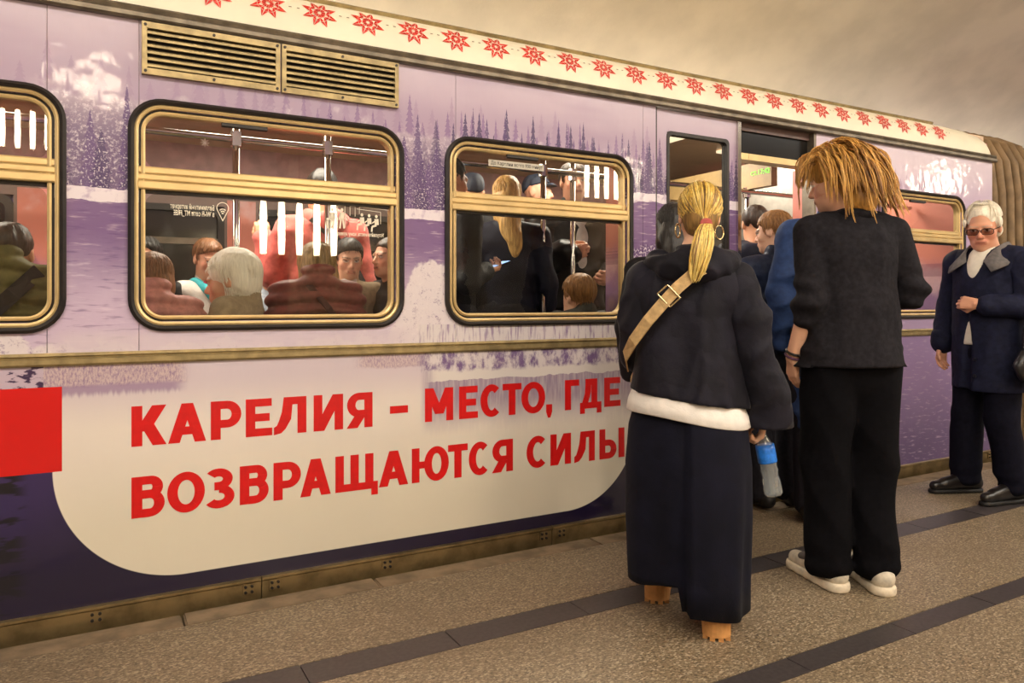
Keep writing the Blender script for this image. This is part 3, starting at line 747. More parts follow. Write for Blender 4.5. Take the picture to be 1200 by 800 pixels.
# ================================================================ gangway bellows behind the car's end
gb = tag(empty('gangway_bellows', (6.55, 4.55, 0)), 'brown corrugated gangway bellows at the end of the car', 'bellows')
M_bel = mat('bellows_rubber', (126, 102, 72), .65, var=.25, vs=8, bump=.2)
M_bel2 = mat('bellows_gap', (30, 24, 20), .9)
BP = [(3.36, -.9), (3.33, .2), (3.32, 1.4), (3.33, 2.1), (3.36, 2.36), (3.44, 2.52), (3.62, 2.62), (4.0, 2.70), (4.55, 2.73)]
BP = BP + [(9.1 - y, z) for y, z in BP[-2::-1]]
for i in range(7):
    x = -.35 + .122 * i
    MB().tube([(x, y - 4.55, z) for y, z in BP], .038, 8).build('bellows_rib', M_bel, gb, smooth=True)
MB().add([(xx, (y - 4.55) * .985, z * .99) for xx in (-.43, .44) for y, z in BP], [[i, i + 1, len(BP) + i + 1, len(BP) + i] for i in range(len(BP) - 1)]).build('bellows_skin', M_bel2, gb)
# first metre of the next car
nc = tag(empty('metro_car', (9.6, 4.55, 0)), 'next metro car beyond the corrugated gangway bellows', 'metro car')
MB().ext([(y - 4.55, z) for y, z in [(TY, -.9), (TY, 2.33)] + full[1:-1] + [(5.9, 2.33), (5.9, -.9)]], -2.15, 2.5).build('car_body', mat('next_car_paint', (120, 96, 140), .35), nc)

# ================================================================ people: implicit surfaces turned into one continuous mesh
V3 = lambda *a: np.array(a, dtype=np.float32)
def rotm(yaw=0, pitch=0, roll=0):
    """head turn: yaw to the person's left (+), pitch down (+), roll to the right shoulder (+), degrees"""
    m = Matrix.Rotation(math.radians(yaw), 3, 'Z') @ Matrix.Rotation(math.radians(-pitch), 3, 'X') @ Matrix.Rotation(math.radians(roll), 3, 'Y')
    return np.array(m, dtype=np.float32)
class SDF:
    def __init__(s): s.ops = []
    def cone(s, a, b, ra, rb=None, k=.02, flat=None, sub=False):
        a, b = V3(*a), V3(*b); rb = ra if rb is None else rb; r = max(ra, rb)
        s.ops.append(('c', np.minimum(a, b) - r, np.maximum(a, b) + r, k, sub, (a, b, ra, rb, flat))); return s
    def chain(s, pts, rs, k=.02, flat=None):
        for i in range(len(pts) - 1): s.cone(pts[i], pts[i + 1], rs[i], rs[i + 1], k, flat)
        return s
    def ell(s, c, r, R=None, k=.02, sub=False):
        c, r = V3(*c), V3(*r); m = float(r.max())
        s.ops.append(('e', c - m, c + m, k, sub, (c, r, R))); return s
    def cut(s, n, d):           # keep the side where n.p < d
        s.ops.append(('p', None, None, 0, True, (V3(*n), d))); return s
    def mod(s, fn): s.ops.append(('m', None, None, 0, False, fn)); return s
    def build(s, vox):
        lo = np.min([o[1] for o in s.ops if o[1] is not None and not o[4]], axis=0) - 3 * vox; hi = np.max([o[2] for o in s.ops if o[2] is not None and not o[4]], axis=0) + 3 * vox
        N = np.ceil((hi - lo) / vox).astype(int) + 1
        ax = [lo[i] + vox * np.arange(N[i], dtype=np.float32) for i in range(3)]
        F = np.full(N, .2, np.float32)
        for typ, l, h, k, sub, q in s.ops:
            if typ == 'p':
                n, d = q; F = np.maximum(F, n[0] * ax[0][:, None, None] + n[1] * ax[1][None, :, None] + n[2] * ax[2][None, None, :] - d); continue
            if typ == 'm':
                F = F + q(ax[0][:, None, None], ax[1][None, :, None], ax[2][None, None, :]).astype(np.float32); continue
            pad = max(k, 0) + 3 * vox
            i0 = np.maximum(np.floor((l - pad - lo) / vox).astype(int), 0); i1 = np.minimum(np.ceil((h + pad - lo) / vox).astype(int) + 1, N)
            if (i1 <= i0).any(): continue
            sl = tuple(slice(a, b) for a, b in zip(i0, i1))
            X, Y, Z = ax[0][sl[0]][:, None, None], ax[1][sl[1]][None, :, None], ax[2][sl[2]][None, None, :]
            if typ == 'c':
                a, b, ra, rb, flat = q; x, y, z = X - a[0], Y - a[1], Z - a[2]; ba = b - a; sc = 1
                if flat is not None:
                    nx, ny, nz, f = flat; g = (x * nx + y * ny + z * nz) * (1 / f - 1); x, y, z = x + g * nx, y + g * ny, z + g * nz
                    gb = (ba @ V3(nx, ny, nz)) * (1 / f - 1); ba = ba + gb * V3(nx, ny, nz); sc = max(f, .7)
                t = np.clip((x * ba[0] + y * ba[1] + z * ba[2]) / max(float(ba @ ba), 1e-9), 0, 1)
                d = (np.sqrt((x - ba[0] * t) ** 2 + (y - ba[1] * t) ** 2 + (z - ba[2] * t) ** 2) - (ra + (rb - ra) * t)) * sc
            else:
                c, r, R = q; x, y, z = X - c[0], Y - c[1], Z - c[2]
                if R is not None: x, y, z = R[0, 0] * x + R[1, 0] * y + R[2, 0] * z, R[0, 1] * x + R[1, 1] * y + R[2, 1] * z, R[0, 2] * x + R[1, 2] * y + R[2, 2] * z
                k0 = np.sqrt((x / r[0]) ** 2 + (y / r[1]) ** 2 + (z / r[2]) ** 2); k1 = np.sqrt((x / r[0] ** 2) ** 2 + (y / r[1] ** 2) ** 2 + (z / r[2] ** 2) ** 2) + 1e-9
                d = k0 * (k0 - 1) / k1
            A = F[sl]
            if sub: d = -d
            kk = max(k, 1e-4)
            if sub: hh = np.clip(.5 - .5 * (d - A) / -kk * -1, 0, 1) if False else np.clip(.5 + .5 * (d - A) / kk, 0, 1); F[sl] = A + (d - A) * hh + kk * hh * (1 - hh)
            else: hh = np.clip(.5 + .5 * (A - d) / kk, 0, 1); F[sl] = A + (d - A) * hh - kk * hh * (1 - hh)
        return nets(F, lo, vox)
def nets(F, lo, vox):
    S = F < 0; nx, ny, nz = F.shape
    cnt = np.zeros((nx - 1, ny - 1, nz - 1), np.int8)
    C = [(i, j, k) for i in (0, 1) for j in (0, 1) for k in (0, 1)]
    for i, j, k in C: cnt += S[i:nx - 1 + i, j:ny - 1 + j, k:nz - 1 + k]
    I = np.argwhere((cnt > 0) & (cnt < 8)); n = len(I)
    vals = np.stack([F[I[:, 0] + i, I[:, 1] + j, I[:, 2] + k] for i, j, k in C], 1)
    P = np.zeros((n, 3), np.float32); w = np.zeros(n, np.float32); off = np.array(C, np.float32)
    for a in range(8):
        for b in range(a + 1, 8):
            if abs(off[a] - off[b]).sum() != 1: continue
            va, vb = vals[:, a], vals[:, b]; m = (va < 0) != (vb < 0)
            t = np.where(m, va / np.where(m, va - vb, 1), 0)[:, None]
            P += np.where(m[:, None], off[a] + (off[b] - off[a]) * t, 0); w += m
    P = lo + (I + P / w[:, None]) * vox
    ids = np.full((nx, ny, nz), -1, np.int32); ids[I[:, 0], I[:, 1], I[:, 2]] = np.arange(n)
    out = []
    for ax in range(3):
        a = [slice(None)] * 3; b = [slice(None)] * 3; a[ax] = slice(0, -1); b[ax] = slice(1, None)
        s0, s1 = S[tuple(a)], S[tuple(b)]; E_ = np.argwhere(s0 != s1); fl_ = s0[E_[:, 0], E_[:, 1], E_[:, 2]]
        u, v = [(1, 2), (2, 0), (0, 1)][ax]; du = np.zeros(3, int); du[u] = 1; dv = np.zeros(3, int); dv[v] = 1
        q = np.stack([ids[tuple((E_ - o).T)] for o in (du + dv, dv, 0 * du, du)], 1)
        q[~fl_] = q[~fl_][:, ::-1]; out.append(q)
    return P, np.concatenate(out)
def wrinkle(amp, f=(9, 9, 14), seed=0, z0=-9, z1=9):
    rs = np.random.RandomState(seed); W = [(rs.uniform(.5, 1.6, 3) * f * rs.choice([-1, 1], 3), rs.uniform(0, 6.28)) for _ in range(5)]
    def fn(X, Y, Z):
        s = 0
        for (a, b, c), p in W: s = s + np.sin(a * X + b * Y + c * Z + p + 1.3 * np.sin(4 * Z + 5 * X + p))
        s = s / 2.2
        return amp * (1.5 * (np.abs(s) - .55) + .5 * s)
    return fn
def quilt(amp, h, warp=.03):
    return lambda X, Y, Z: -amp * np.abs(np.sin(np.pi * (Z + warp * np.abs(X) * 3 + .01 * np.sin(9 * Y)) / h)) 
# ---- materials for people
def skin_mat():
    t = NT('skin'); a = t.n('Attribute', attribute_name='Col'); n = t.noise(None, 30, 3.0)
    c = t.mix(E(t, a.outputs['Color']), lin(190, 100, 80), t.ss(.55, .8, n) * .18)
    t.bump(t.noise(None, 160, 2.0), .08, .002)
    return t.set(Base_Color=c, Roughness=.48, Subsurface_Weight=.06, Subsurface_Radius=(.02, .008, .004), Subsurface_Scale=.4)
M_skin = skin_mat()
def cloth(name, rgb, rough=.8, sheen=.0, var=.18, bs=350, bump=.15, vs=40, crumple=.2): return mat('cloth_' + name, rgb, rough, 0, var, vs, bump, bs, None, crumple, Sheen_Weight=sheen, Specular_IOR_Level=.25)
def hairm(name, rgb, var=.35): return mat('hair_' + name, rgb, .42, 0, var, 1.0, .8, 1.0, (120, 120, 10))
SK = dict(a=(224, 164, 128), b=(234, 184, 154), c=(218, 160, 130))
def stand():
    return dict(pelvis=(0, 0, .96), chest=(0, .0, 1.27), neck=(0, -.015, 1.47), head=(0, .015, 1.615), shL=(-.175, -.01, 1.40), shR=(.175, -.01, 1.40),
        elL=(-.23, -.04, 1.12), elR=(.23, -.04, 1.12), wrL=(-.22, .06, .88), wrR=(.22, .06, .88), hipL=(-.09, 0, .93), hipR=(.09, 0, .93),
        knL=(-.1, .02, .51), knR=(.1, .02, .51), anL=(-.1, -.02, .10), anR=(.1, -.02, .10), toL=(-.115, .13, .03), toR=(.115, .13, .03))
def sit():
    j = stand(); d = -.38
    for k in ('pelvis', 'chest', 'neck', 'head', 'shL', 'shR', 'hipL', 'hipR'): j[k] = (j[k][0], j[k][1], j[k][2] + d)
    j.update(elL=(-.23, .02, .78), elR=(.23, .02, .78), wrL=(-.12, .24, .68), wrR=(.12, .24, .68), knL=(-.11, .44, .53), knR=(.11, .44, .53), anL=(-.1, .42, .10), anR=(.1, .42, .10), toL=(-.115, .57, .03), toR=(.115, .57, .03))
    return j
FY_ = (0, 1, 0)
class Person:
    def __init__(s, label, loc, rz, J, k=1.0, hs=1.0, head=(0, 0, 0), skin='a', group=None):
        s.root = tag(empty('person', loc, math.radians(rz)), label, 'person', group); s.root.scale = (k, k, k)
        s.J = {a: np.array(b, np.float32) for a, b in J.items()}; s.R = rotm(*head); s.hs = hs; s.skin = SK[skin]
    def H(s, x, y, z): return tuple(s.J['head'] + s.R @ (V3(x, y, z) * s.hs))
    def add(s, sd, name, m, vox, smooth=0):
        P, Q = sd.build(vox); return mesh(name, P, Q, m, s.root, smooth=True)
    def hell(s, sd, c, r, k=.02, sub=False): sd.ell(s.H(*c), [q * s.hs for q in r], s.R, k * s.hs, sub)
    def head(s, sd, male=True, face=True):
        h = s.hell
        h(sd, (0, -.012, .035), (.073, .092, .086)); h(sd, (0, .026, -.03), (.061, .066, .086), .03); h(sd, (0, .040, -.082), (.045 if male else .038, .046, .035), .03)
        if face:
            for q in (-1, 1):
                h(sd, (q * .038, .056, -.028), (.024, .022, .024), .02); h(sd, (q * .031, .103, .001), (.020, .017, .012), .010, True); h(sd, (q * .031, .079, .0), (.0145,) * 3, .002)
                h(sd, (q * .011, .096, -.036), (.009, .010, .008), .008); h(sd, (q * .032, .083, .011), (.017, .010, .005), .004)
            h(sd, (0, .077, .020), (.05, .016, .011), .014)
            sd.cone(s.H(0, .088, .006), s.H(0, .110, -.031), .008 * s.hs, .0125 * s.hs, .010)
            h(sd, (0, .085, -.064), (.030, .016, .018), .012); h(sd, (0, .091, -.0585), (.023, .011, .0055), .004); h(sd, (0, .089, -.0690), (.020, .011, .006), .004)
            h(sd, (0, .073, -.099), (.02, .02, .016), .02)
        for q in (-1, 1): h(sd, (q * .075, -.010, -.004), (.010, .021, .032), .008); h(sd, (q * .086, -.006, .002), (.007, .011, .018), .004, True)
        r = (.056 if male else .047) * s.hs
        sd.cone(s.H(0, -.022, -.06), s.J['neck'] + V3(0, 0, -.02), r, r * 1.08, .03)
    def hand(s, sd, w_, d, n, curl=.5, side=1, thumb=.5, sc=1.0, spread=.0):
        """w_ wrist, d towards the fingers, n the way the palm looks; side +1: thumb on the side d x n"""
        w_ = V3(*w_); d = V3(*d); d /= np.linalg.norm(d); n = V3(*n); n = n - d * (n @ d); n /= np.linalg.norm(n); t = np.cross(d, n) * side
        P = lambda a, b, c: w_ + (d * a + t * b + n * c) * sc
        for i, (o, L) in enumerate(((.030, .072), (.010, .080), (-.010, .074), (-.029, .058))):
            base = P(.085 - .006 * abs(i - 1), o, .0); sd.cone(P(.005, o * .6, 0), base, .0155 * sc, .0115 * sc, .010)
            p = base; ang = .2 + curl * .5; rr = .0095 * sc
            for j, f in enumerate((.45, .32, .26)):
                dd = d * math.cos(ang) + n * math.sin(ang) + t * spread * (1.5 - i) * .2; q = p + dd * L * f * sc
                sd.cone(p, q, rr, rr * .9, .003); p = q; rr *= .92; ang += curl * 1.25
        a = P(.020, .024, .004); b = P(.052, .046, .012 + .02 * thumb); c = P(.082, .050 - .02 * thumb, .016 + .035 * thumb)
        sd.cone(a, b, .015 * sc, .0115 * sc, .010); sd.cone(b, c, .0105 * sc, .009 * sc, .004)
    def body(s, vox=.009, male=True, face=True, arms=(.036, .03, .026), hands=True, hk=None, colour=None, hair=(60, 45, 35), legs=True):
        J = s.J; sd = SDF(); f = (0, 1, 0, .68)
        sd.cone(J['pelvis'], J['chest'], .125, .13, .04, f); sd.cone(J['shL'], J['shR'], .05, .05, .04); sd.cone(J['neck'] - V3(0, 0, .06), J['neck'], .06, .05, .03)
        for q in 'LR':
            sd.chain([J['sh' + q], J['el' + q], J['wr' + q]], list(arms), .02)
            if legs: sd.chain([J['hip' + q], J['kn' + q], J['an' + q]], [.075, .05, .035], .03); sd.cone(J['an' + q] - V3(0, 0, .03), J['to' + q], .034, .024, .02)
        s.head(sd, male, face)
        if hands:
            for q, sg in (('L', -1), ('R', 1)):
                kw = (hk or {}).get(q)
                if kw is None:
                    d = J['wr' + q] - J['el' + q]; kw = dict(d=tuple(d), n=(-sg, .25, 0) if abs(d[2]) > .15 else (-.3 * sg, 0, -1), curl=.45)
                    kw['side'] = sg if abs(d[2]) > .15 else -sg
                s.hand(sd, J['wr' + q], **kw)
        P, Q = sd.build(vox); o = mesh('body', P, Q, M_skin, s.root, smooth=True)
        L = (P - J['head']) @ s.R / s.hs; base = np.array(lin(*s.skin), np.float32)
        Cc = np.tile(base, (len(P), 1)); x, y, z = L[:, 0], L[:, 1], L[:, 2]; near = (np.abs(x) < .09) & (np.abs(z) < .14) & (y > 0)
        def paint(m, rgb, a=1.0): Cc[m, :3] = Cc[m, :3] * (1 - a) + np.array(lin(*rgb)[:3]) * a
        paint(near & (np.abs(z + .03) < .025) & (np.abs(np.abs(x) - .04) < .02), (210, 110, 90), .3); paint(near & (np.abs(x) < .014) & (z < -.02) & (z > -.045) & (y > .1), (214, 110, 90), .3)
        if face:
            paint(near & (np.abs(x) < .025) & (z < -.0525) & (z > -.0765) & (y > .085), (186, 104, 90) if male else (190, 80, 78), .6)
            paint(near & (np.abs(x) < .025) & (np.abs(z + .0637) < .0021) & (y > .08), (96, 44, 38), .8)
            ex = np.abs(x) - .031
            paint(near & ((ex / .0150) ** 2 + (z / .0070) ** 2 < 1), (222, 214, 206)); paint(near & (ex ** 2 + z ** 2 < .0062 ** 2), (46, 34, 28)); paint(near & (np.abs(z - .0075) < .0022) & (np.abs(ex) < .016), (74, 44, 36), .8)
            paint(near & (np.abs(z - .021 - .08 * np.clip(ex, -.02, .0)) < .0042) & (np.abs(ex) < .021), hair, .8)
        if colour: colour(L, P, paint)
        at_ = o.data.color_attributes.new('Col', 'FLOAT_COLOR', 'POINT'); at_.data.foreach_set('color', Cc.astype(np.float32).ravel())
        return o
    def top(s, m, vox=.011, e=.0, hem=None, w0=.16, w1=.165, depth=.72, sl=(.066, .056, .047), end=1.0, fold=.004, q=None, collar=None, name='jacket', seed=0, dy=0.0, sh=.075, cutz=None, arms='LR'):
        J = s.J; sd = SDF(); hem = J['pelvis'][2] - .06 if hem is None else hem
        f = (0, 1, 0, depth); lowc = J['pelvis'] + V3(0, dy, hem - J['pelvis'][2] - .05)
        sd.cone(lowc, J['chest'] + V3(0, 0, .02), w0 + e, w1 + e, .05, f); sd.cone(J['shL'] * .8 + J['shR'] * .2 - V3(0, 0, .015), J['shR'] * .8 + J['shL'] * .2 - V3(0, 0, .015), sh + e, sh + e, .06)
        sd.cut((0, 0, -1), -hem)
        for a in 'LR': sd.cone(J['neck'] + V3(0, 0, -.035), J['sh' + a], .05 + e * .6, .058 + e, .03)
        for a in arms:
            E0, W0 = J['el' + a], J['wr' + a]
            sd.cone(J['sh' + a], E0, sl[0] + e, sl[1] + e, .03)
            if end > 0: sd.cone(E0, E0 + (W0 - E0) * end, sl[1] + e, sl[2] + e, .02)
        if collar == 'puff': sd.cone(J['neck'] + V3(0, -.02, -.03), J['neck'] + V3(0, -.012, .045), .083, .072, .02, (0, 1, 0, .9))
        elif collar == 'hood': sd.cone(J['neck'] + V3(-.07, -.06, -.03), J['neck'] + V3(.07, -.06, -.03), .055, .055, .03); sd.cone(J['neck'] + V3(-.075, .0, -.01), J['neck'] + V3(.075, .0, -.01), .045, .045, .03)
        elif collar == 'stand': sd.cone(J['neck'] + V3(0, -.005, -.04), J['neck'] + V3(0, .0, .022), .072, .066, .015)
        if q: sd.mod(quilt(*q))
        if fold: sd.mod(wrinkle(fold, (12, 12, 20), seed))
        return s.add(sd, name, m, .010 if q else vox)
    def legs(s, m, vox=.013, r=(.098, .078, .072), fold=.003, name='trousers', floor=.035, waist=None):
        J = s.J; sd = SDF(); wz = J['pelvis'][2] + .08 if waist is None else waist
        sd.cone(J['pelvis'] + V3(0, -.01, .03), J['pelvis'] + V3(0, 0, -.03), .145, .155, .04, (0, 1, 0, .78))
        for a in 'LR': sd.cone(J['hip' + a], J['kn' + a], r[0], r[1], .03); sd.cone(J['kn' + a], J['an' + a] * .8 + V3(J['an' + a][0], J['an' + a][1], .04) * .2, r[1], r[2], .02)
        sd.cut((0, 0, -1), -floor); sd.cut((0, 0, 1), wz)
        sd.mod(wrinkle(fold, (14, 14, 16), 5)); return s.add(sd, name, m, vox)
    def shoes(s, m, vox=.01, sole=None):
        for a in 'LR':
            an, to = s.J['an' + a], s.J['to' + a]; sd = SDF(); d = to - an; d[2] = 0; d /= np.linalg.norm(d); h = V3(an[0], an[1], .045) - d * .045; t = V3(to[0], to[1], .035) + d * .03
            sd.cone(h, t, .044, .036, .02, (0, 0, 1, .9)); sd.cone(h + V3(0, 0, .02), an + V3(0, 0, .02), .045, .047, .02); sd.cut((0, 0, -1), -.001)
            o = s.add(sd, 'shoe', m, vox)
            if sole:
                sd = SDF(); sd.cone(h - V3(0, 0, .01), t - V3(0, 0, .005), .050, .043, .01); sd.cut((0, 0, -1), -.0); sd.cut((0, 0, 1), .03)
                P, Q = sd.build(vox); mesh('sole', P, Q, sole, o, smooth=True)
    def hair(s, m, style='short', vox=.008, vol=0.0, strands=170):
        sd = SDF(); h = s.hell; v = vol
        H = lambda n: tuple(s.R @ V3(*n))
        def cut(n, d): nn = s.R @ V3(*n); sd.cut(tuple(nn), float(nn @ s.J['head']) + d * s.hs)
        if style == 'short':
            h(sd, (0, -.014, .041), (.082 + v, .101 + v, .092 + v)); cut((0, .60, -.80), -.006 + v * .2)
        elif style == 'crop':
            h(sd, (0, -.014, .038), (.080 + v, .100 + v, .091 + v)); cut((0, .58, -.81), -.010)
        elif style == 'bob':
            h(sd, (0, -.016, .038), (.086 + v, .102 + v, .094 + v)); h(sd, (0, -.040, -.035), (.092 + v, .080 + v, .085 + v), .03)
            h(sd, (0, .115, -.055), (.075, .085, .10), .01, True); cut((0, 0, -1), .115)
        elif style == 'long':
            h(sd, (0, -.016, .038), (.084 + v, .102 + v, .094 + v)); h(sd, (0, -.065, -.06), (.085 + v, .065 + v, .12), .03); h(sd, (.02, -.118, -.15), (.062, .042, .12), .03); h(sd, (.05, -.13, -.26), (.042, .032, .10), .03)
            h(sd, (0, .12, -.06), (.078, .09, .115), .01, True)
        elif style == 'fluff':
            h(sd, (0, -.020, .042), (.086 + v, .106 + v, .094 + v)); h(sd, (0, -.055, -.02), (.080 + v, .062 + v, .075), .03); h(sd, (0, .125, -.06), (.085, .085, .105), .01, True)
            for q in (-1, 1): h(sd, (q * .10, .01, -.025), (.03, .03, .035), .008, True)
        elif style == 'cap':
            h(sd, (0, -.012, .045), (.083, .102, .092)); cut((0, .35, -.94), -.035); h(sd, (0, .105, .045), (.06, .05, .012), .01)
        fr = wrinkle(.0022, (70, 70, 28), 3); sd.mod(fr); sd.mod(wrinkle(.003, (24, 24, 14), 9))
        o = s.add(sd, 'hair' if style != 'cap' else 'cap', m, vox * s.hs)
        if style not in ('cap', 'crop') and strands: s.strands(o, m, style, v, strands)
        return o
    def strands(s, o, m, style, v, n):
        """loose strands combed from the crown over the cap"""
        rs = random.Random(n + int(s.J['head'][2] * 1000)); mb = MB(); a0, b0, c0 = .084 + v, .1035 + v, .094 + v; cy, cz = -.016, .040
        low = dict(short=-.03, bob=-.10, long=-.16, fluff=-.07)[style]; cr = Vector((rs.uniform(-.01, .01), -.045, 0))
        for i in range(n):
            az = rs.uniform(-math.pi, math.pi); f_ = math.cos(az); end = low if f_ < .45 else (.062 if style in ('short', 'fluff') else .03)
            if style == 'short' and f_ < .45: end = low + .02 * max(0, f_ + .3) * 2
            top_ = rs.uniform(.2, 1.0) if style != 'fluff' else rs.uniform(.0, 1.0); pts = []; wv = rs.uniform(.0, .0015) + (.004 if style == 'fluff' else 0); ph = rs.uniform(0, 6.3); drift = rs.uniform(-.25, .25)
            z_hi = c0 * top_; z_lo = end - cz - rs.uniform(0, .02)
            if z_lo > z_hi - .01: continue
            for j in range(7):
                t = j / 6; zz = z_hi + (z_lo - z_hi) * t; e_ = max(zz, -.035 if style in ('bob', 'long') else -.06)
                rr = math.sqrt(max(0, 1 - min(1, abs(e_) / c0) ** 2)); a_ = az + drift * t
                off = 1.0 + .02 * rs.random() + (.03 * t if style in ('bob', 'fluff') else 0)
                pts.append(Vector(s.H((a0 * rr * off) * math.sin(a_) + wv * math.sin(ph + j * 1.7), cy + b0 * rr * off * math.cos(a_) + cr.y * 0 + wv * math.cos(ph + j), cz + zz * (1.015 if zz > 0 else 1))))
            r_ = rs.uniform(.0012, .0026); mb.tube(pts, [r_ * .5, r_, r_, r_, r_, r_ * .8, r_ * .3], 4, False)
        mb.build('hair_strands', m, o, smooth=True)

# ---------------------------------------------------------------- passengers inside the car
CF = .075
M_trous = cloth('dark_trousers', (36, 34, 42)); M_shoe = mat('dark_shoe', (28, 24, 24), .45)
def rider(label, px, py, y, rz, topm, hairmat, style='short', pose='sit', skin='a', male=True, head=(0, 0, 0), collar='stand', q=None, vol=0.0, vox=.010, hs=1.0, tw=None, setJ=None, hk=None, fold=.004, e=.0, face=True, hands=True, haircol=(60, 45, 35), end=1.0, sl=(.066, .056, .047), hunch=None, sw=1.0):
    """a passenger whose head centre the photograph shows at px, py when the head is at world y"""
    J = sit() if pose == 'sit' else stand()
    hp = at(px, py, y); hz = J['head'][2]
    a = math.radians(rz); off = Vector((-math.sin(a) * J['head'][1], math.cos(a) * J['head'][1], 0))
    if pose == 'sit':
        k = 1.0; d = hp.z - CF - hz
        for n in ('pelvis', 'chest', 'neck', 'head', 'shL', 'shR', 'hipL', 'hipR', 'elL', 'elR', 'wrL', 'wrR'): J[n] = (J[n][0], J[n][1], J[n][2] + (d if n not in ('pelvis', 'hipL', 'hipR') else min(d, .06)))
    else: k = (hp.z - CF) / hz
    if hunch is None: hunch = .10 if pose == 'sit' else 0
    for n in ('neck', 'shL', 'shR', 'chest', 'elL', 'elR'): J[n] = (J[n][0], J[n][1] - hunch * .3 * (n == 'neck'), J[n][2] + hunch * (.75 if n != 'neck' else .45))
    for n in ('shL', 'shR', 'elL', 'elR'): J[n] = (J[n][0] * sw, J[n][1], J[n][2])
    if setJ: setJ(J)
    p = Person(label, (hp.x - off.x * k, hp.y - off.y * k, CF), rz, J, k, hs / (k ** .5), head, skin, 'passengers inside the car')
    p.body(max(vox, .0085), male, face, hk=hk, hair=haircol, hands=hands)
    w_ = tw or (.16, .165)
    p.top(topm, .014, e, None, w_[0], w_[1], collar=collar, q=q, seed=int(px), fold=fold, end=end, sl=sl)
    p.legs(M_trous, .021); p.shoes(M_shoe, .018); p.hair(hairmat, style, .009, vol)
    return p
HB = hairm('dark_brown', (58, 42, 32)); HK = hairm('black', (30, 24, 22)); HBR = hairm('brown', (128, 84, 50)); HG = hairm('ash_blond', (150, 122, 78)); HW = hairm('white', (244, 236, 222), .12); HBL = hairm('blond', (214, 172, 106)); HS = hairm('sandy', (158, 112, 66))
OL = cloth('olive_puffer', (104, 98, 56), .6); PK = cloth('dusty_pink_puffer', (190, 130, 124), .55); BU = cloth('burgundy_puffer', (116, 58, 56), .5); BE = cloth('beige_wool', (150, 132, 108)); NV = cloth('navy_shell', (26, 28, 46), .6); BK = cloth('black_coat', (24, 22, 26), .65); GY = cloth('grey_coat', (74, 72, 68)); LE = cloth('black_leather', (40, 37, 36), .35, bump=.3, bs=60); WH = cloth('white_shirt', (218, 212, 206), var=.05); LB = cloth('pale_blue_shirt', (176, 190, 204)); PI = cloth('coral_hoodie', (226, 112, 104), .8, .2); BJ = cloth('beige_jacket', (146, 128, 104)); TQ = cloth('turquoise_scarf', (70, 186, 196)); STR = cloth('dark_strap', (38, 34, 38), .6)
def strap(p, pts, w_=.022, m=STR, name='bag_strap'):
    mb = MB(); pts = [Vector(q) for q in pts]
    v = []
    for i, q in enumerate(pts):
        d = (pts[min(i + 1, len(pts) - 1)] - pts[max(i - 1, 0)]).normalized(); n = Vector((q.x * .6, q.y, 0)).normalized(); b = d.cross(n).normalized()
        v += [q + b * w_ - n * .002, q - b * w_ - n * .002, q - b * w_ + n * .004, q + b * w_ + n * .004]
    f = []
    for i in range(len(pts) - 1):
        for k in range(4): f.append([i * 4 + k, i * 4 + (k + 1) % 4, i * 4 + 4 + (k + 1) % 4, i * 4 + 4 + k])
    f += [[0, 1, 2, 3], [len(v) - 1, len(v) - 2, len(v) - 3, len(v) - 4]]
    return mb.add(v, f).build(name, m, p.root)
def phone(loc, rot, label):
    r = tag(empty('smartphone', loc), label, 'phone'); r.rotation_euler = rot
    box('phone_body', (-.036, .036, -.005, .005, -.075, .075), mat('phone_black', (20, 20, 24), .3), r, bevel=.003)
    box('phone_screen', (-.033, .033, -.0058, -.0052, -.070, .070), emit('phone_glow', (150, 190, 255), 1.6), r)
    return r
# left window
p = rider('dark-haired man in an olive quilted jacket, back turned, far left window', 12, 297, 3.50, -8, OL, HB, 'crop', collar='puff', q=(.020, .062), e=.012, vox=.008, hands=False)
z0 = p.J['shL'][2]; strap(p, [(.12, -.10, z0 + .07), (.05, -.165, z0 - .02), (-.08, -.175, z0 - .16), (-.19, -.14, z0 - .30)], .028)
# second window, near bench
rider('woman with a brown bob in a dusty pink quilted jacket, back turned', 180, 330, 3.52, -10, PK, HBR, 'bob', male=False, collar='puff', q=(.020, .062), e=.0, hands=False, vol=-.004, sw=.72, tw=(.13, .13))
rider('white-haired person in a beige woollen top, seen in profile', 272, 329, 3.47, 62, BE, HW, 'fluff', male=False, skin='c', head=(0, 8, 0), hands=False, vox=.007, haircol=(200, 190, 180), hs=1.05, vol=.004, sw=.85)
p = rider('ash-blond woman in a burgundy quilted jacket with a dark strap', 370, 316, 3.52, -4, BU, HG, 'bob', male=False, collar='puff', q=(.024, .066), e=.012, hands=False, vol=.0, sw=.74, tw=(.14, .14), head=(14, 6, 0))
z0 = p.J['shL'][2]; strap(p, [(-.06, -.12, z0 + .07), (.02, -.185, z0 - .04), (.10, -.19, z0 - .16), (.17, -.165, z0 - .27)], .014, cloth('plum_strap', (58, 24, 30)))
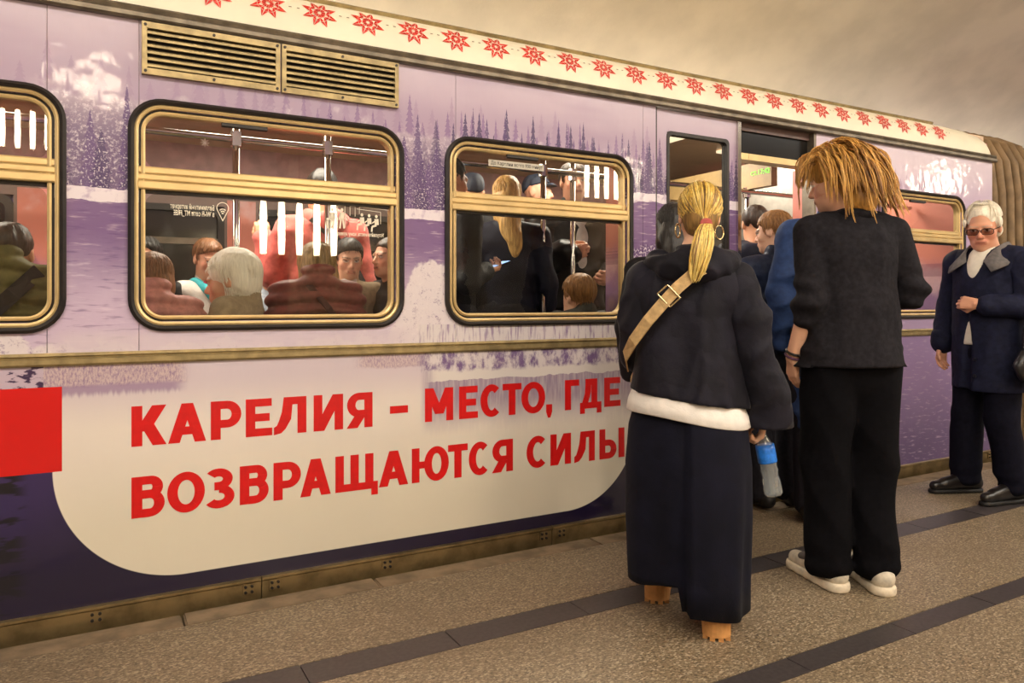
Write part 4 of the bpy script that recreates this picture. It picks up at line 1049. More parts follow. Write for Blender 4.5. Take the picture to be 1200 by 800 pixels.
# second window, farther in
rider('dark-haired passenger half hidden at the left edge of the second window', 170, 302, 4.5, 150, BK, HK, 'short', pose='stand', vox=.012, hands=False)
p = rider('man in a white shirt with a turquoise scarf, facing the platform', 244, 304, 4.5, 205, WH, HBR, 'short', pose='stand', skin='c', head=(-10, 14, 0), vox=.007, hands=False)
sd = SDF(); n_ = p.J['neck']; sd.chain([n_ + V3(-.09, .02, -.01), n_ + V3(-.05, .09, -.06), n_ + V3(.0, .125, -.14), n_ + V3(.05, .09, -.06), n_ + V3(.09, .02, -.01)], [.035] * 5, .01); sd.chain([n_ + V3(-.09, .0, -.02), n_ + V3(-.13, .06, -.12), n_ + V3(-.10, .12, -.28)], [.04, .04, .03], .01); sd.mod(wrinkle(.004, (30, 30, 30), 2)); p.add(sd, 'scarf', TQ, .01)
sd = SDF(); sd.chain([n_ + V3(-.05, .07, -.02), n_ + V3(0, .10, -.09), n_ + V3(.05, .07, -.02)], [.02] * 3, .01); p.add(sd, 'neckerchief', cloth('raspberry', (170, 30, 70)), .008)
rider('passenger in a pale blue shirt behind a grab pole', 318, 318, 4.75, 170, LB, HB, 'short', pose='stand', vox=.012, hands=False)
def pinkJ(J):
    J.update(elL=(-.25, .08, 1.165), wrL=(-.27, .12, 1.345), shL=(-.18, 0, 1.39))
p = rider('person in a coral hoodie standing behind the seats, one hand raised', 376, 224, 4.4, 10, PI, HK, 'crop', pose='stand', setJ=pinkJ, collar=None, e=.012, hk=dict(L=dict(d=(-.05, .25, 1), n=(.4, 1, 0), curl=.9, side=1), R=dict(d=(0, .2, -1), n=(-1, .2, 0), curl=.4)), vox=.007, fold=.006)
sd = SDF(); n_ = p.J['neck']; sd.chain([n_ + V3(-.09, -.02, -.01), n_ + V3(0, -.12, -.03), n_ + V3(.09, -.02, -.01)], [.05, .06, .05], .03); sd.mod(wrinkle(.005, (20, 20, 14), 4)); p.add(sd, 'hood', PI, .010)
strap(p, [(-.10, -.10, 1.46), (-.02, -.155, 1.37), (.08, -.165, 1.24), (.17, -.14, 1.12)], .026)
p = rider('young dark-haired man in a beige jacket gazing down beside the pictograms', 409, 304, 4.0, 172, BJ, HK, 'short', pose='stand', skin='b', head=(0, 10, 0), vox=.006, hands=False, haircol=(30, 24, 20), collar='stand')
sd = SDF(); n_ = p.J['neck']; sd.cone(n_ + V3(0, .055, -.09), n_ + V3(0, .05, .0), .03, .05, .01); p.add(sd, 'undershirt', WH, .012)
rider('man in a dark coat at the right edge of the second window', 456, 302, 3.95, 105, BK, HB, 'crop', pose='stand', skin='c', vox=.008, hands=False, haircol=(70, 50, 40))
# third window
def phJ(J): J.update(elR=(.25, -.08, 1.10), wrR=(.19, .08, 1.16))
p = rider('passenger in black holding a lit phone at the left of the third window', 527, 212, 3.78, -75, BK, HK, 'short', pose='stand', setJ=phJ, hk=dict(R=dict(d=(-.2, 1, .15), n=(-.2, 0, 1), curl=.6, side=-1), L=dict(d=(0, .2, -1), n=(1, .2, 0), curl=.4)), vox=.007)
q_ = p.root.matrix_basis @ Vector((.165, .19, 1.195)); phone(q_, (math.radians(-72), 0, math.radians(-75)), 'lit smartphone held level by the passenger in black')
rider('tall passenger in a black coat and dark cap by the third window', 553, 228, 4.5, -20, BK, mat('cap_navy', (40, 46, 62), .7), 'cap', pose='stand', vox=.012, hands=False, e=.03)
def blJ(J): J.update(elL=(-.22, -.05, 1.13), wrL=(-.18, .07, .92))
p = rider('woman with long blond hair in a navy jacket, back turned', 594, 232, 4.0, -30, NV, HBL, 'long', pose='stand', male=False, setJ=blJ, vox=.008, q=None, fold=.006)
def dkJ(J): J.update(elR=(.22, .05, 1.12), wrR=(.07, .26, 1.20), elL=(-.22, .05, 1.12), wrL=(-.05, .27, 1.17))
p = rider('passenger in a grey coat and dark hood with a raised phone', 630, 226, 4.9, 215, GY, mat('cap_navy', (40, 46, 62), .7), 'cap', pose='stand', setJ=dkJ, skin='c', vox=.008, e=.02)
phone(at(637, 284, 4.6), (math.radians(-15), math.radians(-22), math.radians(30)), 'dark smartphone held up by the passenger in grey')
def leJ(J): J.update(elR=(.25, .06, 1.12), wrR=(.12, .27, 1.20), elL=(-.25, -.02, 1.12), wrL=(-.16, .22, 1.08))
p = rider('man in a black leather jacket and white shirt gripping the pole', 672, 214, 4.2, 165, LE, HB, 'short', pose='stand', setJ=leJ, skin='c', vox=.007, fold=.008, e=.03, hk=dict(R=dict(d=(-.8, .5, .1), n=(-.4, -.6, .2), curl=1.0, side=1), L=dict(d=(.8, .5, -.1), n=(.3, -.6, .2), curl=.9, side=1)))
sd = SDF(); sd.cone((0, .075, 1.0), (0, .09, 1.40), .085, .062, .02, (0, 1, 0, .8)); p.add(sd, 'shirt', WH, .012)
rider('blond boy seated with the back of his head at the third window', 677, 348, 3.50, 8, GY, HS, 'short', skin='b', face=False, vox=.008, hands=False, vol=.004, hs=1.0)
# ---------------------------------------------------------------- boarding passengers in and before the doorway
rider('man in a navy hooded jacket stepping into the car, back turned', 884, 263, 3.46, -30, NV, HB, 'crop', pose='stand', face=False, hands=False, collar='hood', e=.03, fold=.007, hs=1.0)

# ================================================================ people on the platform
def onplat(label, px, py, y, rz, topm, hairmat, style, skin='a', male=True, head=(0, 0, 0), setJ=None, collar='stand', q=None, e=0., vox=.008, hem=None, w0=.16, fold=.005, hands=True, face=True, hk=None, vol=0, hs=1.0):
    J = stand(); hp = at(px, py, y); k = hp.z / J['head'][2]
    if setJ: setJ(J)
    p = Person(label, (hp.x, hp.y, 0), rz, J, k, hs / k ** .5, head, skin); p.body(vox, male, face, hk=hk, hands=hands)
    p.top(topm, .010, e, hem, w0, .168, collar=collar, q=q, fold=fold, seed=int(px)); p.legs(M_trous, .016); p.shoes(M_shoe, .014); p.hair(hairmat, style, .008, vol)
    return p
BL2 = cloth('blue_jacket', (44, 66, 112), .7)
onplat('light-brown-haired boy in a navy jacket before the open door', 908, 272, 3.08, -14, cloth('navy_puffer', (34, 42, 66), .5), HS, 'short', skin='b', head=(30, 6, 0), vox=.006, hands=False, q=(.004, .07))
onplat('person in a blue coat mostly hidden behind the tall man', 974, 224, 2.70, -50, BL2, HB, 'short', hem=.45, w0=.165, e=.012, hands=False, fold=.006, vox=.010)
onplat('dark-haired woman just beyond the blonde woman by the door leaf', 789, 268, 2.78, -40, BK, HK, 'long', male=False, hands=False, vox=.010)

# ---------------------------------------------------------------- blonde woman, seen from behind
VEL = mat('navy_velour', (22, 20, 31), .75, 0, .35, 9, .2, 260, None, .22, Sheen_Weight=.12, Sheen_Roughness=.3, Specular_IOR_Level=.25)
SKV = mat('navy_skirt_velour', (14, 14, 28), .8, 0, .25, 9, .2, 260, None, .12, Sheen_Weight=.02, Specular_IOR_Level=.15)
TAN = mat('tan_leather', (214, 164, 104), .5, 0, .08, 30, .1, 90); TANS = mat('tan_sole', (198, 142, 82), .6, 0, .12, 30)
J = stand()
J.update(pelvis=(.0, 0, .90), chest=(.005, 0, 1.18), neck=(.025, -.01, 1.385), head=(.045, .025, 1.528), shL=(-.150, 0, 1.285), shR=(.180, 0, 1.275), elL=(-.182, .03, 1.01), wrL=(-.08, .24, .96), elR=(.245, -.02, 1.02), wrR=(.285, .06, .775),
         hipL=(-.09, 0, .86), hipR=(.09, 0, .86), knL=(-.10, .10, .48), knR=(.10, -.02, .48), anL=(-.118, .20, .13), anR=(.105, -.085, .13), toL=(-.125, .33, .07), toR=(.115, .05, .07))
W = Person('blonde woman with a ponytail in a navy velour top and long skirt', (1.955, 2.13, 0), -43, J, 1.0, .93, (8, 4, 3), 'b')
W.body(.006, False, True, hk=dict(L=dict(d=(.8, .5, 0), n=(0, -.8, -.3), curl=.5, side=1), R=dict(d=(-.12, .15, -1), n=(-1, .1, 0), curl=.95, side=1, thumb=.9)), hair=(120, 90, 50))
# cropped velour top: full body, dropped wide sleeves, big soft hood collar
sd = SDF(); F_ = (0, 1, 0, .70)
sd.cone((0, -.01, .76), (0, -.01, 1.16), .236, .175, .05, F_); sd.cone((-.11, -.005, 1.25), (.125, -.005, 1.24), .080, .080, .07); sd.cone((-.05, -.02, 1.31), (.09, -.02, 1.31), .075, .075, .05)
hemf = lambda X, Y, Z: 0
sd.mod(wrinkle(.011, (11, 9, 3), 11)); sd.mod(wrinkle(.0045, (30, 26, 7), 4))
sd.cut((-.14, 0, -1), -.842)
W.add(sd, 'velour_top', VEL, .0088); sd = SDF()
sd.chain([J['shL'], (-.178, .0, 1.13), J['elL']], [.075, .076, .070], .014); sd.cone(J['elL'], J['wrL'], .073, .05, .03)
sd.chain([J['shR'], (.225, -.015, 1.14), J['elR'], (.285, .015, .86), (.298, .045, .765)], [.076, .074, .07, .078, .088], .014)
sd.mod(wrinkle(.009, (12, 12, 9), 12)); sd.mod(wrinkle(.004, (28, 28, 24), 6)); sd.cut((0, 0, -1), -.735)
W.add(sd, 'sleeves', VEL, .0088)
sd = SDF(); n_ = V3(.02, 0, 1.385)
ringp = []
for i in range(17):
    a = math.radians(-200 + 220 * i / 16); ringp.append(n_ + V3(.125 * math.cos(a), -.005 + .10 * math.sin(a), -.035 - .018 * math.sin(a) * -1))
sd.chain(ringp, [.046] * 17, .02); sd.ell(n_ + V3(.0, -.085, -.055), (.125, .055, .055), None, .03); sd.cone(n_ + V3(-.02, -.06, -.02), n_ + V3(.05, -.055, -.01), .055, .05, .03)
sd.mod(wrinkle(.006, (22, 22, 30), 21)); W.add(sd, 'hood', VEL, .0088)
# white tee hem below the top
def loft(name, rings, m, parent, n=72, closed_bottom=False):
    v = []; f = []
    for fn in rings:
        for k_ in range(n): v.append(fn(2 * math.pi * k_ / n))
    for i in range(len(rings) - 1):
        for k_ in range(n): f.append([i * n + k_, i * n + (k_ + 1) % n, (i + 1) * n + (k_ + 1) % n, (i + 1) * n + k_])
    o = mesh(name, v, f, m, parent, smooth=True)
    md = o.modifiers.new('thick', 'SOLIDIFY'); md.thickness = .004; md.offset = 1
    return o
def tee(z, rx, ry, wob): return lambda a: (rx * math.cos(a) + .002, -.01 + ry * math.sin(a) + wob * math.sin(5 * a) * .5, z - .032 * math.cos(a) + .004 * math.sin(3 * a + 1))
loft('tee_shirt_hem', [tee(.94, .15, .10, 0), tee(.87, .196, .128, .002), tee(.81, .222, .150, .003), tee(.772, .229, .158, .004), tee(.768, .224, .153, .004)], cloth('white_tee', (232, 226, 220), .85, var=.04), W.root)
# long wrap skirt: full, flared a little, with soft vertical folds and a stepped hem
def sk(z, rx, ry, wob, hem=False):
    def fn(a):
        fo = 1 + wob * (math.sin(7 * a + .8) * .5 + math.sin(11 * a + 2.1) * .35 + math.sin(4 * a) * .4)
        back = math.sin(a)
        zz = z + ((-.055 if (math.cos(a) > -.08) else .03) + .012 * math.sin(3 * a) + .035 * max(0, back) if hem else 0)
        dy = .03 * (math.cos(a) < 0) - .03 * (math.cos(a) > 0)
        return (rx * math.cos(a) * fo, -.01 + dy * (1 - z) * 1.2 + ry * math.sin(a) * fo, max(zz, .03))
    return fn
loft('long_skirt', [sk(.93, .15, .09, 0), sk(.84, .19, .12, .0), sk(.74, .219, .148, .008), sk(.6, .232, .165, .022), sk(.42, .232, .178, .034), sk(.25, .226, .176, .042), sk(.185, .223, .175, .046), sk(.135, .222, .174, .046, True)], SKV, W.root, 96)
# tan platform shoes with lugged soles
for a in 'LR':
    an, to = J['an' + a], J['to' + a]; bx, by = an[0], an[1] - .045
    sd = SDF(); sd.cone((bx, by + .01, .105), (to[0], to[1] - .02, .10), .044, .042, .02); sd.cone((bx, by + .01, .11), (bx, by + .02, .135), .046, .045, .02); sd.cut((0, 0, -1), -.075); o = W.add(sd, 'shoe', TAN, .007)
    mb = MB(); prof = []
    for i in range(20):
        t = 2 * math.pi * i / 20; prof.append((bx + .052 * math.cos(t), (by + .055 + .052 * math.sin(t) if math.sin(t) < 0 else to[1] - .02 + .055 * math.sin(t)) - .04 * (math.sin(t) < 0)))
    mb.add([(x, y, .013) for x, y in prof] + [(x, y, .082) for x, y in prof], [list(range(20))[::-1], list(range(20, 40))] + [[i, (i + 1) % 20, 20 + (i + 1) % 20, 20 + i] for i in range(20)]); mb.build('platform_sole', TANS, o)
    mb = MB()
    for i in range(20):
        if i % 2 == 0: x, y = prof[i]; cx_, cy_ = bx, by + .12; d = Vector((x - cx_, y - cy_)).normalized(); x -= d.x * .010; y -= d.y * .010; mb.box(x - .009, x + .009, y - .009, y + .009, .0, .014)
    mb.box(bx - .035, bx + .035, by + .0, by + .2, .003, .014); mb.build('lug_tread', TANS, o)
# hair: dark-rooted cap drawn back to a low ponytail, strand by strand
rs = random.Random(3)
M_bl = hairm('golden_blonde', (206, 168, 76), .35); M_bl2 = hairm('pale_blonde', (232, 204, 122), .25); M_root = hairm('dark_root', (138, 104, 54), .4)
sd = SDF(); W.hell(sd, (0, -.018, .040), (.082, .100, .094)); W.hell(sd, (0, -.050, -.03), (.066, .062, .07), .03); W.hell(sd, (0, .115, -.06), (.08, .085, .115), .01, True)
for q in (-1, 1): W.hell(sd, (q * .10, .015, -.03), (.035, .032, .04), .008, True)
sd.mod(wrinkle(.0012, (60, 60, 20), 3)); hair0 = W.add(sd, 'hair', M_root, .006)
tie = Vector(W.H(.012, -.122, -.052))
MM = {0: MB(), 1: MB(), 2: MB()}
def hairpt(az, el, r=1.0):   # a point on the cap in head space
    c = math.cos(el); return Vector(W.H(.0855 * r * c * math.sin(az), -.018 + .1035 * r * c * math.cos(az), .040 + .0975 * r * math.sin(el)))
tdir = Vector((.02, -.62, -.62)).normalized()
for i in range(640):
    az = rs.uniform(-2.8, 2.8) if i % 4 else rs.choice((-1, 1)) * rs.uniform(2.0, 3.0); el0 = rs.uniform(-1.05, -.3) if i % 4 == 0 else rs.uniform(-.75, 1.2) if abs(az) > 1.2 else rs.uniform(-.1, 1.2) if abs(az) > .9 else rs.uniform(.35, 1.3)
    d0 = Vector((math.cos(el0) * math.sin(az), math.cos(el0) * math.cos(az), math.sin(el0)))
    om = math.acos(max(-1, min(1, d0.dot(tdir)))); pts = []; lift = rs.uniform(.99, 1.035)
    for j in range(9):
        t = j / 8; d = (d0 * math.sin((1 - t) * om) + tdir * math.sin(t * om)) / max(math.sin(om), .05)
        b = lift + .05 * math.sin(math.pi * t) * max(0, d.z) + .012 * rs.uniform(-1, 1)
        pts.append(Vector(W.H(.0850 * b * d.x, -.018 + .1035 * b * d.y, .040 + .0970 * b * d.z)))
    pts[-2] = pts[-2].lerp(tie, .35); pts[-1] = tie + Vector((rs.uniform(-.008, .008), rs.uniform(-.006, .006), rs.uniform(-.008, .008)))
    rr = rs.uniform(.0014, .0032); MM[rs.choice((0, 0, 1, 1, 2)) if el0 < .9 else rs.choice((0, 0, 1, 2))].tube(pts, [rr * .5, rr, rr, rr, rr, rr, rr, rr * .9, rr * .6], 5, False)
tail = [Vector((0, 0, 0)), Vector((-.002, -.030, -.006)), Vector((-.008, -.060, -.035)), Vector((-.014, -.080, -.08)), Vector((-.024, -.088, -.13)), Vector((-.034, -.088, -.18)), Vector((-.040, -.084, -.215))]
wid = [.012, .022, .032, .038, .038, .030, .014]
for i in range(170):
    a = rs.uniform(0, 6.28); q = math.sqrt(rs.random()); L = rs.uniform(.82, 1.0)
    pts = [tie + Vector((c.x * L, c.y, c.z * L)) + Vector((math.cos(a) * w2 * q, math.sin(a) * w2 * q * .55, 0)) + Vector((rs.uniform(-.002, .002),) * 3) for c, w2 in zip(tail, wid)]
    rr = rs.uniform(.0018, .0034); MM[rs.choice((0, 1, 1, 1, 2)) if q > .5 else 0].tube(pts, [rr, rr, rr, rr, rr, rr * .8, rr * .3], 5, False)
for k_, m_ in ((0, M_bl), (1, M_bl2), (2, M_root)): MM[k_].build('hair_strands', m_, hair0, smooth=True)
mb = MB()
for j in range(3): mb.tube([tie + Vector((.017 * math.cos(t * .5236), -.008 + .0 * t, .0)) + Vector((0, .010 * math.sin(t * .5236) - .004 * j, .014 * math.sin(t * .5236) - .006 * j + .004)) for t in range(13)], .006, 6)
mb.build('hair_tie', cloth('dusty_rose', (170, 84, 80)), W.root, smooth=True)
for q in (-1, 1):
    c = Vector(W.H(q * .083, -.006, -.062)); mb = MB().tube([c + Vector((.004 * q * math.sin(t * math.pi / 9), .024 * math.sin(t * math.pi / 9), .026 * math.cos(t * math.pi / 9))) + Vector((.018 * math.sin(t * math.pi / 9) * .7, 0, 0)) for t in range(19)], .0032, 6); mb.build('hoop_earring', mat('gold_hoop', (232, 210, 160), .2, .9), W.root, smooth=True)
# crossbody bag of its own: strap over the back, pouch in front
SB = tag(empty('shoulder_bag', (1.955, 2.13, 0), math.radians(-43)), 'beige crossbody strap across the back of the blonde woman, bag in front', 'bag')
class _P: root = SB
STP = cloth('beige_webbing', (196, 164, 116), .75, bump=.3)
strap(_P, [(.06, -.145, 1.325), (.02, -.165, 1.30), (-.03, -.178, 1.255), (-.08, -.182, 1.20), (-.135, -.176, 1.135), (-.19, -.150, 1.06), (-.225, -.08, 1.0), (-.22, .05, .95)], .0215, STP)
mb = MB(); b0 = Vector((-.055, -.186, 1.232))
for dx_ in (-1, 1): mb.tube([b0 + Vector((-.028, 0, .017)) + Vector((.018, -.001, .016)) * dx_, b0 + Vector((.016, 0, -.030)) + Vector((.018, -.001, .016)) * dx_], .003, 6)
for dd in (-1, 1): mb.tube([b0 + Vector((-.006, 0, -.0065)) + Vector((.022, 0, -.0235)) * dd + Vector((.018, -.001, .016)), b0 + Vector((-.006, 0, -.0065)) + Vector((.022, 0, -.0235)) * dd - Vector((.018, -.001, .016))], .003, 6)
mb.build('strap_buckle', mat('pale_gold', (220, 196, 150), .25, .9), SB)
sd = SDF(); sd.cone((-.16, .21, .88), (.02, .25, .88), .07, .07, .02, (0, 1, 0, .5)); P_, Q_ = sd.build(.012); mesh('bag_body', P_, Q_, STP, SB, smooth=True)
# water bottle hanging from her right hand
bt = tag(empty('water_bottle', (0, 0, 0)), 'clear plastic water bottle with a blue label held by the blonde woman', 'bottle')
wp = W.root.matrix_basis @ Vector((.285, .075, .675))
bt.location = wp; bt.rotation_euler = (0, math.radians(-10), math.radians(-43))
MB().lathe([(.013, .045), (.014, .02), (.028, -.01), (.033, -.04), (.033, -.08), (.030, -.095), (.033, -.11), (.029, -.13), (.033, -.148), (.034, -.18), (.034, -.198), (.026, -.206)], n=24).build('bottle_body', glass('bottle_clear', (.95, .97, .97), 1.0, 2.5, .14), bt, smooth=True, sharp=50)
MB().lathe([(.0345, -.012), (.0355, -.03), (.0355, -.075), (.0345, -.08)], n=24).build('bottle_label', mat('blue_label', (40, 120, 220), .4, 0, .3, 30), bt, smooth=True)
MB().lathe([(.016, .04), (.016, .062), (.014, .064)], n=16).build('bottle_cap', mat('cap_blue', (40, 90, 190), .4), bt)

# ---------------------------------------------------------------- tall man in a black blazer, head turned to the train
BLZ = mat('black_blazer', (29, 27, 32), .85, 0, .3, 50, .2, 420, None, .22, Specular_IOR_Level=.15); BTR = mat('black_trousers', (10, 9, 13), .9, 0, .25, 50, .2, 420, None, .1, Specular_IOR_Level=.1)
J = stand()
J.update(pelvis=(0, -.01, .99), chest=(0, .0, 1.36), neck=(.0, .0, 1.585), head=(-.03, .055, 1.725), shL=(-.180, .0, 1.50), shR=(.190, -.01, 1.50), elL=(-.205, -.05, 1.215), wrL=(-.225, .06, .965), elR=(.265, -.03, 1.25), wrR=(.14, .24, 1.20),
         hipL=(-.095, 0, .96), hipR=(.095, 0, .96), knL=(-.105, .015, .52), knR=(.10, .005, .52), anL=(-.095, .01, .10), anR=(.085, -.05, .10), toL=(-.12, .17, .03), toR=(.10, .11, .03))
T = Person('tall man with tousled blond hair in a black blazer, hand in pocket', (2.805, 2.055, 0), -22, J, 1.0, 1.02, (46, 12, 2), 'b')
T.body(.006, True, True, arms=(.05, .042, .030), hk=dict(L=dict(d=(.12, .25, -1), n=(1, .1, 0), curl=.3, side=-1), R=dict(d=(-.8, .6, .1), n=(0, -.6, -.5), curl=.5, side=1)), hair=(150, 110, 60))
sd = SDF(); F_ = (0, 1, 0, .66)
sd.cone((0, -.005, .88), (0, -.005, 1.14), .238, .186, .05, (0, 1, 0, .74)); sd.cone((0, -.005, 1.14), (0, -.005, 1.38), .182, .205, .05, F_); sd.cone((-.125, -.005, 1.485), (.125, -.01, 1.485), .074, .074, .06)
for q in (-1, 1): sd.cone((0, -.01, 1.545), (q * .17, -.005, 1.505), .062, .062, .03)
sd.mod(wrinkle(.006, (9, 9, 4), 31)); sd.mod(wrinkle(.003, (26, 20, 9), 33)); sd.cut((0, 0, -1), -.935)
sd.cone((0, -.186, .90), (0, -.168, 1.10), .014, .004, .004, None, True)
for a in 'LR':
    b_ = J['el' + a]; w_ = J['wr' + a]; sd.cone(J['sh' + a], b_, .070, .060, .012)
sd.cone(J['elL'], J['elL'] * .8 + V3(*J['wrL']) * .2 if False else tuple(np.array(J['elL']) * .80 + np.array(J['wrL']) * .20), .064, .066, .02)
sd.cone(J['elR'], tuple(np.array(J['elR']) * .55 + np.array(J['wrR']) * .45), .066, .062, .02)
sd.mod(lambda X, Y, Z: .009 * np.sin(70 * Z + 14 * X) * np.clip((np.abs(X + .0) - .19) / .04, 0, 1) * np.clip((1.36 - Z) / .1, 0, 1))
T.add(sd, 'blazer', BLZ, .0088)
sd = SDF(); nk = V3(0, .0, 1.56)
sd.chain([nk + V3(.085 * math.sin(a), -.005 - .072 * math.cos(a), .012 - .03 * (1 - math.cos(a)) * .5) for a in [math.radians(-130 + 260 * i / 12) for i in range(13)]], [.022] * 13, .01); T.add(sd, 'collar', BLZ, .0088)
mb = MB()
for q in (-1, 1): mb.add([(q * .012 + dx_, -.142 - .004 * (zz < 1), zz) for zz in (.934, 1.15) for dx_ in (-.002, .002)], [[0, 1, 3, 2]])
# trousers, wide and straight, breaking over the shoes
sd = SDF(); sd.cone((0, -.01, 1.0), (0, -.01, .92), .150, .162, .04, (0, 1, 0, .74))
sd.chain([(-.095, -.005, .93), (-.108, .01, .52), (-.098, .0, .10)], [.118, .100, .093], .02); sd.chain([(.095, -.005, .93), (.102, .0, .52), (.088, -.045, .10)], [.118, .100, .093], .02)
sd.cut((0, 0, -1), -.045); sd.cut((0, 0, 1), 1.02); sd.mod(wrinkle(.005, (10, 10, 7), 8)); sd.mod(lambda X, Y, Z: .006 * np.sin(55 * Z + 9 * Y) * np.clip((.2 - Z) / .12, 0, 1)); T.add(sd, 'trousers', BTR, .0095)
SNK = mat('sneaker_canvas', (196, 186, 168), .7, 0, .15, 40, .1); SNS = mat('sneaker_sole', (222, 208, 184), .6, 0, .12, 25)
for a in 'LR':
    an, to = np.array(J['an' + a]), np.array(J['to' + a]); d = to - an; d[2] = 0; d /= np.linalg.norm(d); h_ = an - d * .055; t_ = to + d * .045
    sd = SDF(); sd.cone((h_[0], h_[1], .062), (t_[0], t_[1], .05), .043, .034, .02); sd.cone((h_[0], h_[1], .07), (an[0], an[1], .10), .044, .045, .02); sd.cut((0, 0, -1), -.032); o = T.add(sd, 'sneaker', SNK, .007)
    sd = SDF(); sd.cone((h_[0], h_[1], .02), (t_[0], t_[1], .02), .053, .045, .01); sd.cut((0, 0, -1), -.001); sd.cut((0, 0, 1), .038); P_, Q_ = sd.build(.007); mesh('sneaker_sole', P_, Q_, SNS, o, smooth=True)
    sd = SDF(); m_ = (an + to) / 2; sd.cone((to[0] - d[0] * .02, to[1] - d[1] * .02, .075), (an[0] + d[0] * .05, an[1] + d[1] * .05, .10), .034, .036, .01, (0, 0, 1, .6)); P_, Q_ = sd.build(.007); mesh('sneaker_tongue', P_, Q_, mat('sneaker_grey', (92, 84, 80), .7), o, smooth=True)
# wristbands
for t_, r_, m_ in ((.90, .034, mat('black_band', (22, 20, 22), .4)), (.97, .033, cloth('plum_band', (96, 60, 84)))):
    c = Vector(J['elL']).lerp(Vector(J['wrL']), t_); d = (Vector(J['wrL']) - Vector(J['elL'])).normalized(); a_ = d.cross(Vector((1, 0, 0))).normalized(); b_ = d.cross(a_)
    MB().tube([c + (a_ * math.cos(i * .5236) + b_ * math.sin(i * .5236)) * r_ for i in range(13)], .006, 6).build('wristband', m_, T.root, smooth=True)
# tousled shoulder-length hair
M_h1 = hairm('honey', (182, 132, 62), .35); M_h2 = hairm('straw', (212, 162, 84), .3); M_h3 = hairm('caramel', (140, 94, 42), .4)
LOB = [((0, -.026, .050), (.096, .120, .110)), ((0, -.075, -.045), (.088, .075, .105)), ((.0, .075, .085), (.070, .062, .052)), ((-.02, -.085, -.11), (.075, .06, .075))]
sd = SDF()
for c_, r_ in LOB: T.hell(sd, c_, r_, .03)
T.hell(sd, (0, .150, -.060), (.095, .085, .110), .012, True)
for q in (-1, 1): T.hell(sd, (q * .11, .055, -.07), (.05, .05, .06), .01, True)
sd.mod(wrinkle(.003, (40, 40, 18), 3)); hair1 = T.add(sd, 'hair', M_h1, .006)
MM = {0: MB(), 1: MB(), 2: MB()}; rs = random.Random(5)
def outside(p):
    for _ in range(3):
        for c_, r_ in LOB:
            c_ = Vector(c_); rel = p - c_; s_ = math.sqrt(sum((rel[i] / r_[i]) ** 2 for i in range(3)))
            if s_ < 1.02: p = c_ + rel * (1.02 / max(s_, .2))
    return p
gdir = Vector(tuple(T.R.T @ V3(0, 0, -1)))
for i in range(250):            # locks: each a bundle of strands that meet towards the tip
    az = rs.uniform(-math.pi, math.pi); el = rs.uniform(.15, 1.45); fr = abs(az) < 1.0
    if i >= 150: az = rs.choice((-1, 1)) * rs.uniform(1.3, 3.14); el = rs.uniform(-.75, .6); fr = False
    L = rs.uniform(.10, .17) if fr else rs.uniform(.17, .29); N = 12; st = L / N; ph = rs.uniform(0, 6.3); amp = rs.uniform(.003, .010); flick = rs.choice((-.3, 1, 1)) * rs.uniform(.3, 1.4)
    p = Vector((.096 * math.cos(el) * math.sin(az), -.026 + .120 * math.cos(el) * math.cos(az), .050 + .110 * math.sin(el)))
    sway = rs.uniform(-.25, .25); v_ = Vector((p.x * 4, .35 if fr else p.y * 2.5 - .2, .15)).normalized(); lift = rs.uniform(-.002, .012); guide = []
    for j in range(N + 1):
        t = j / N; q_ = outside(p); n_ = (q_ - Vector((0, -.03, .0))).normalized(); o_ = q_ + n_ * (lift + .02 * max(0, t - .55))
        guide.append((o_ + Vector((amp * math.sin(ph + j * .55), amp * math.cos(ph + j * .5), 0)), n_))
        v_ = (v_ * .75 + gdir * .36 + Vector((sway * .12, -.05, 0)) + n_ * (.32 * flick * max(0, t - .5))).normalized(); p = q_ + v_ * st
    col_ = rs.choice((0, 0, 0, 1, 1, 2))
    for s_ in range(rs.randint(5, 9)):
        a = rs.uniform(0, 6.28); w2 = rs.uniform(.004, .016); e1, e2 = Vector((math.cos(a), math.sin(a) * .6, math.sin(a) * .5)), rs.uniform(.75, 1.0); pts = []
        for j, (g_, n_) in enumerate(guide[:max(5, int(N * e2) + 1)]): pts.append(Vector(T.H(*(g_ + e1 * w2 * (1.0 - .65 * j / N) + n_ * rs.uniform(-.001, .001)))))
        rr = rs.uniform(.0009, .0021); MM[col_ if rs.random() < .7 else rs.choice((0, 1))].tube(pts, [rr * .6] + [rr] * (len(pts) - 3) + [rr * .7, rr * .25], 5, False)
for k_, m_ in ((0, M_h1), (1, M_h2), (2, M_h3)): MM[k_].build('hair_strands', m_, hair1, smooth=True)

# ---------------------------------------------------------------- elderly man in a navy jacket, walking towards the camera
NJ = mat('navy_jacket', (24, 27, 50), .75, 0, .25, 30, .25, 300, None, .25, Specular_IOR_Level=.2); NT_ = mat('navy_trousers', (15, 15, 28), .85, 0, .2, 40, .15, 380, None, .15, Specular_IOR_Level=.12)
J = stand()
J.update(pelvis=(0, 0, .97), chest=(0, .0, 1.30), neck=(0, .0, 1.51), head=(.005, .05, 1.665), shL=(-.205, -.0, 1.455), shR=(.20, .0, 1.455), elR=(.275, -.02, 1.17), wrR=(.275, .05, .915), elL=(-.29, .02, 1.17), wrL=(-.075, .225, 1.195),
         hipL=(-.09, 0, .93), hipR=(.09, 0, .93), knL=(-.10, .05, .51), knR=(.12, .03, .51), anL=(-.13, -.02, .10), anR=(.15, .0, .10), toL=(-.12, .13, .035), toR=(.19, .14, .035))
O = Person('white-haired elderly man in glasses and a navy jacket over a white shirt', (4.815, 2.556, 0), 84, J, 1.0, 1.16, (26, 14, 0), 'c')
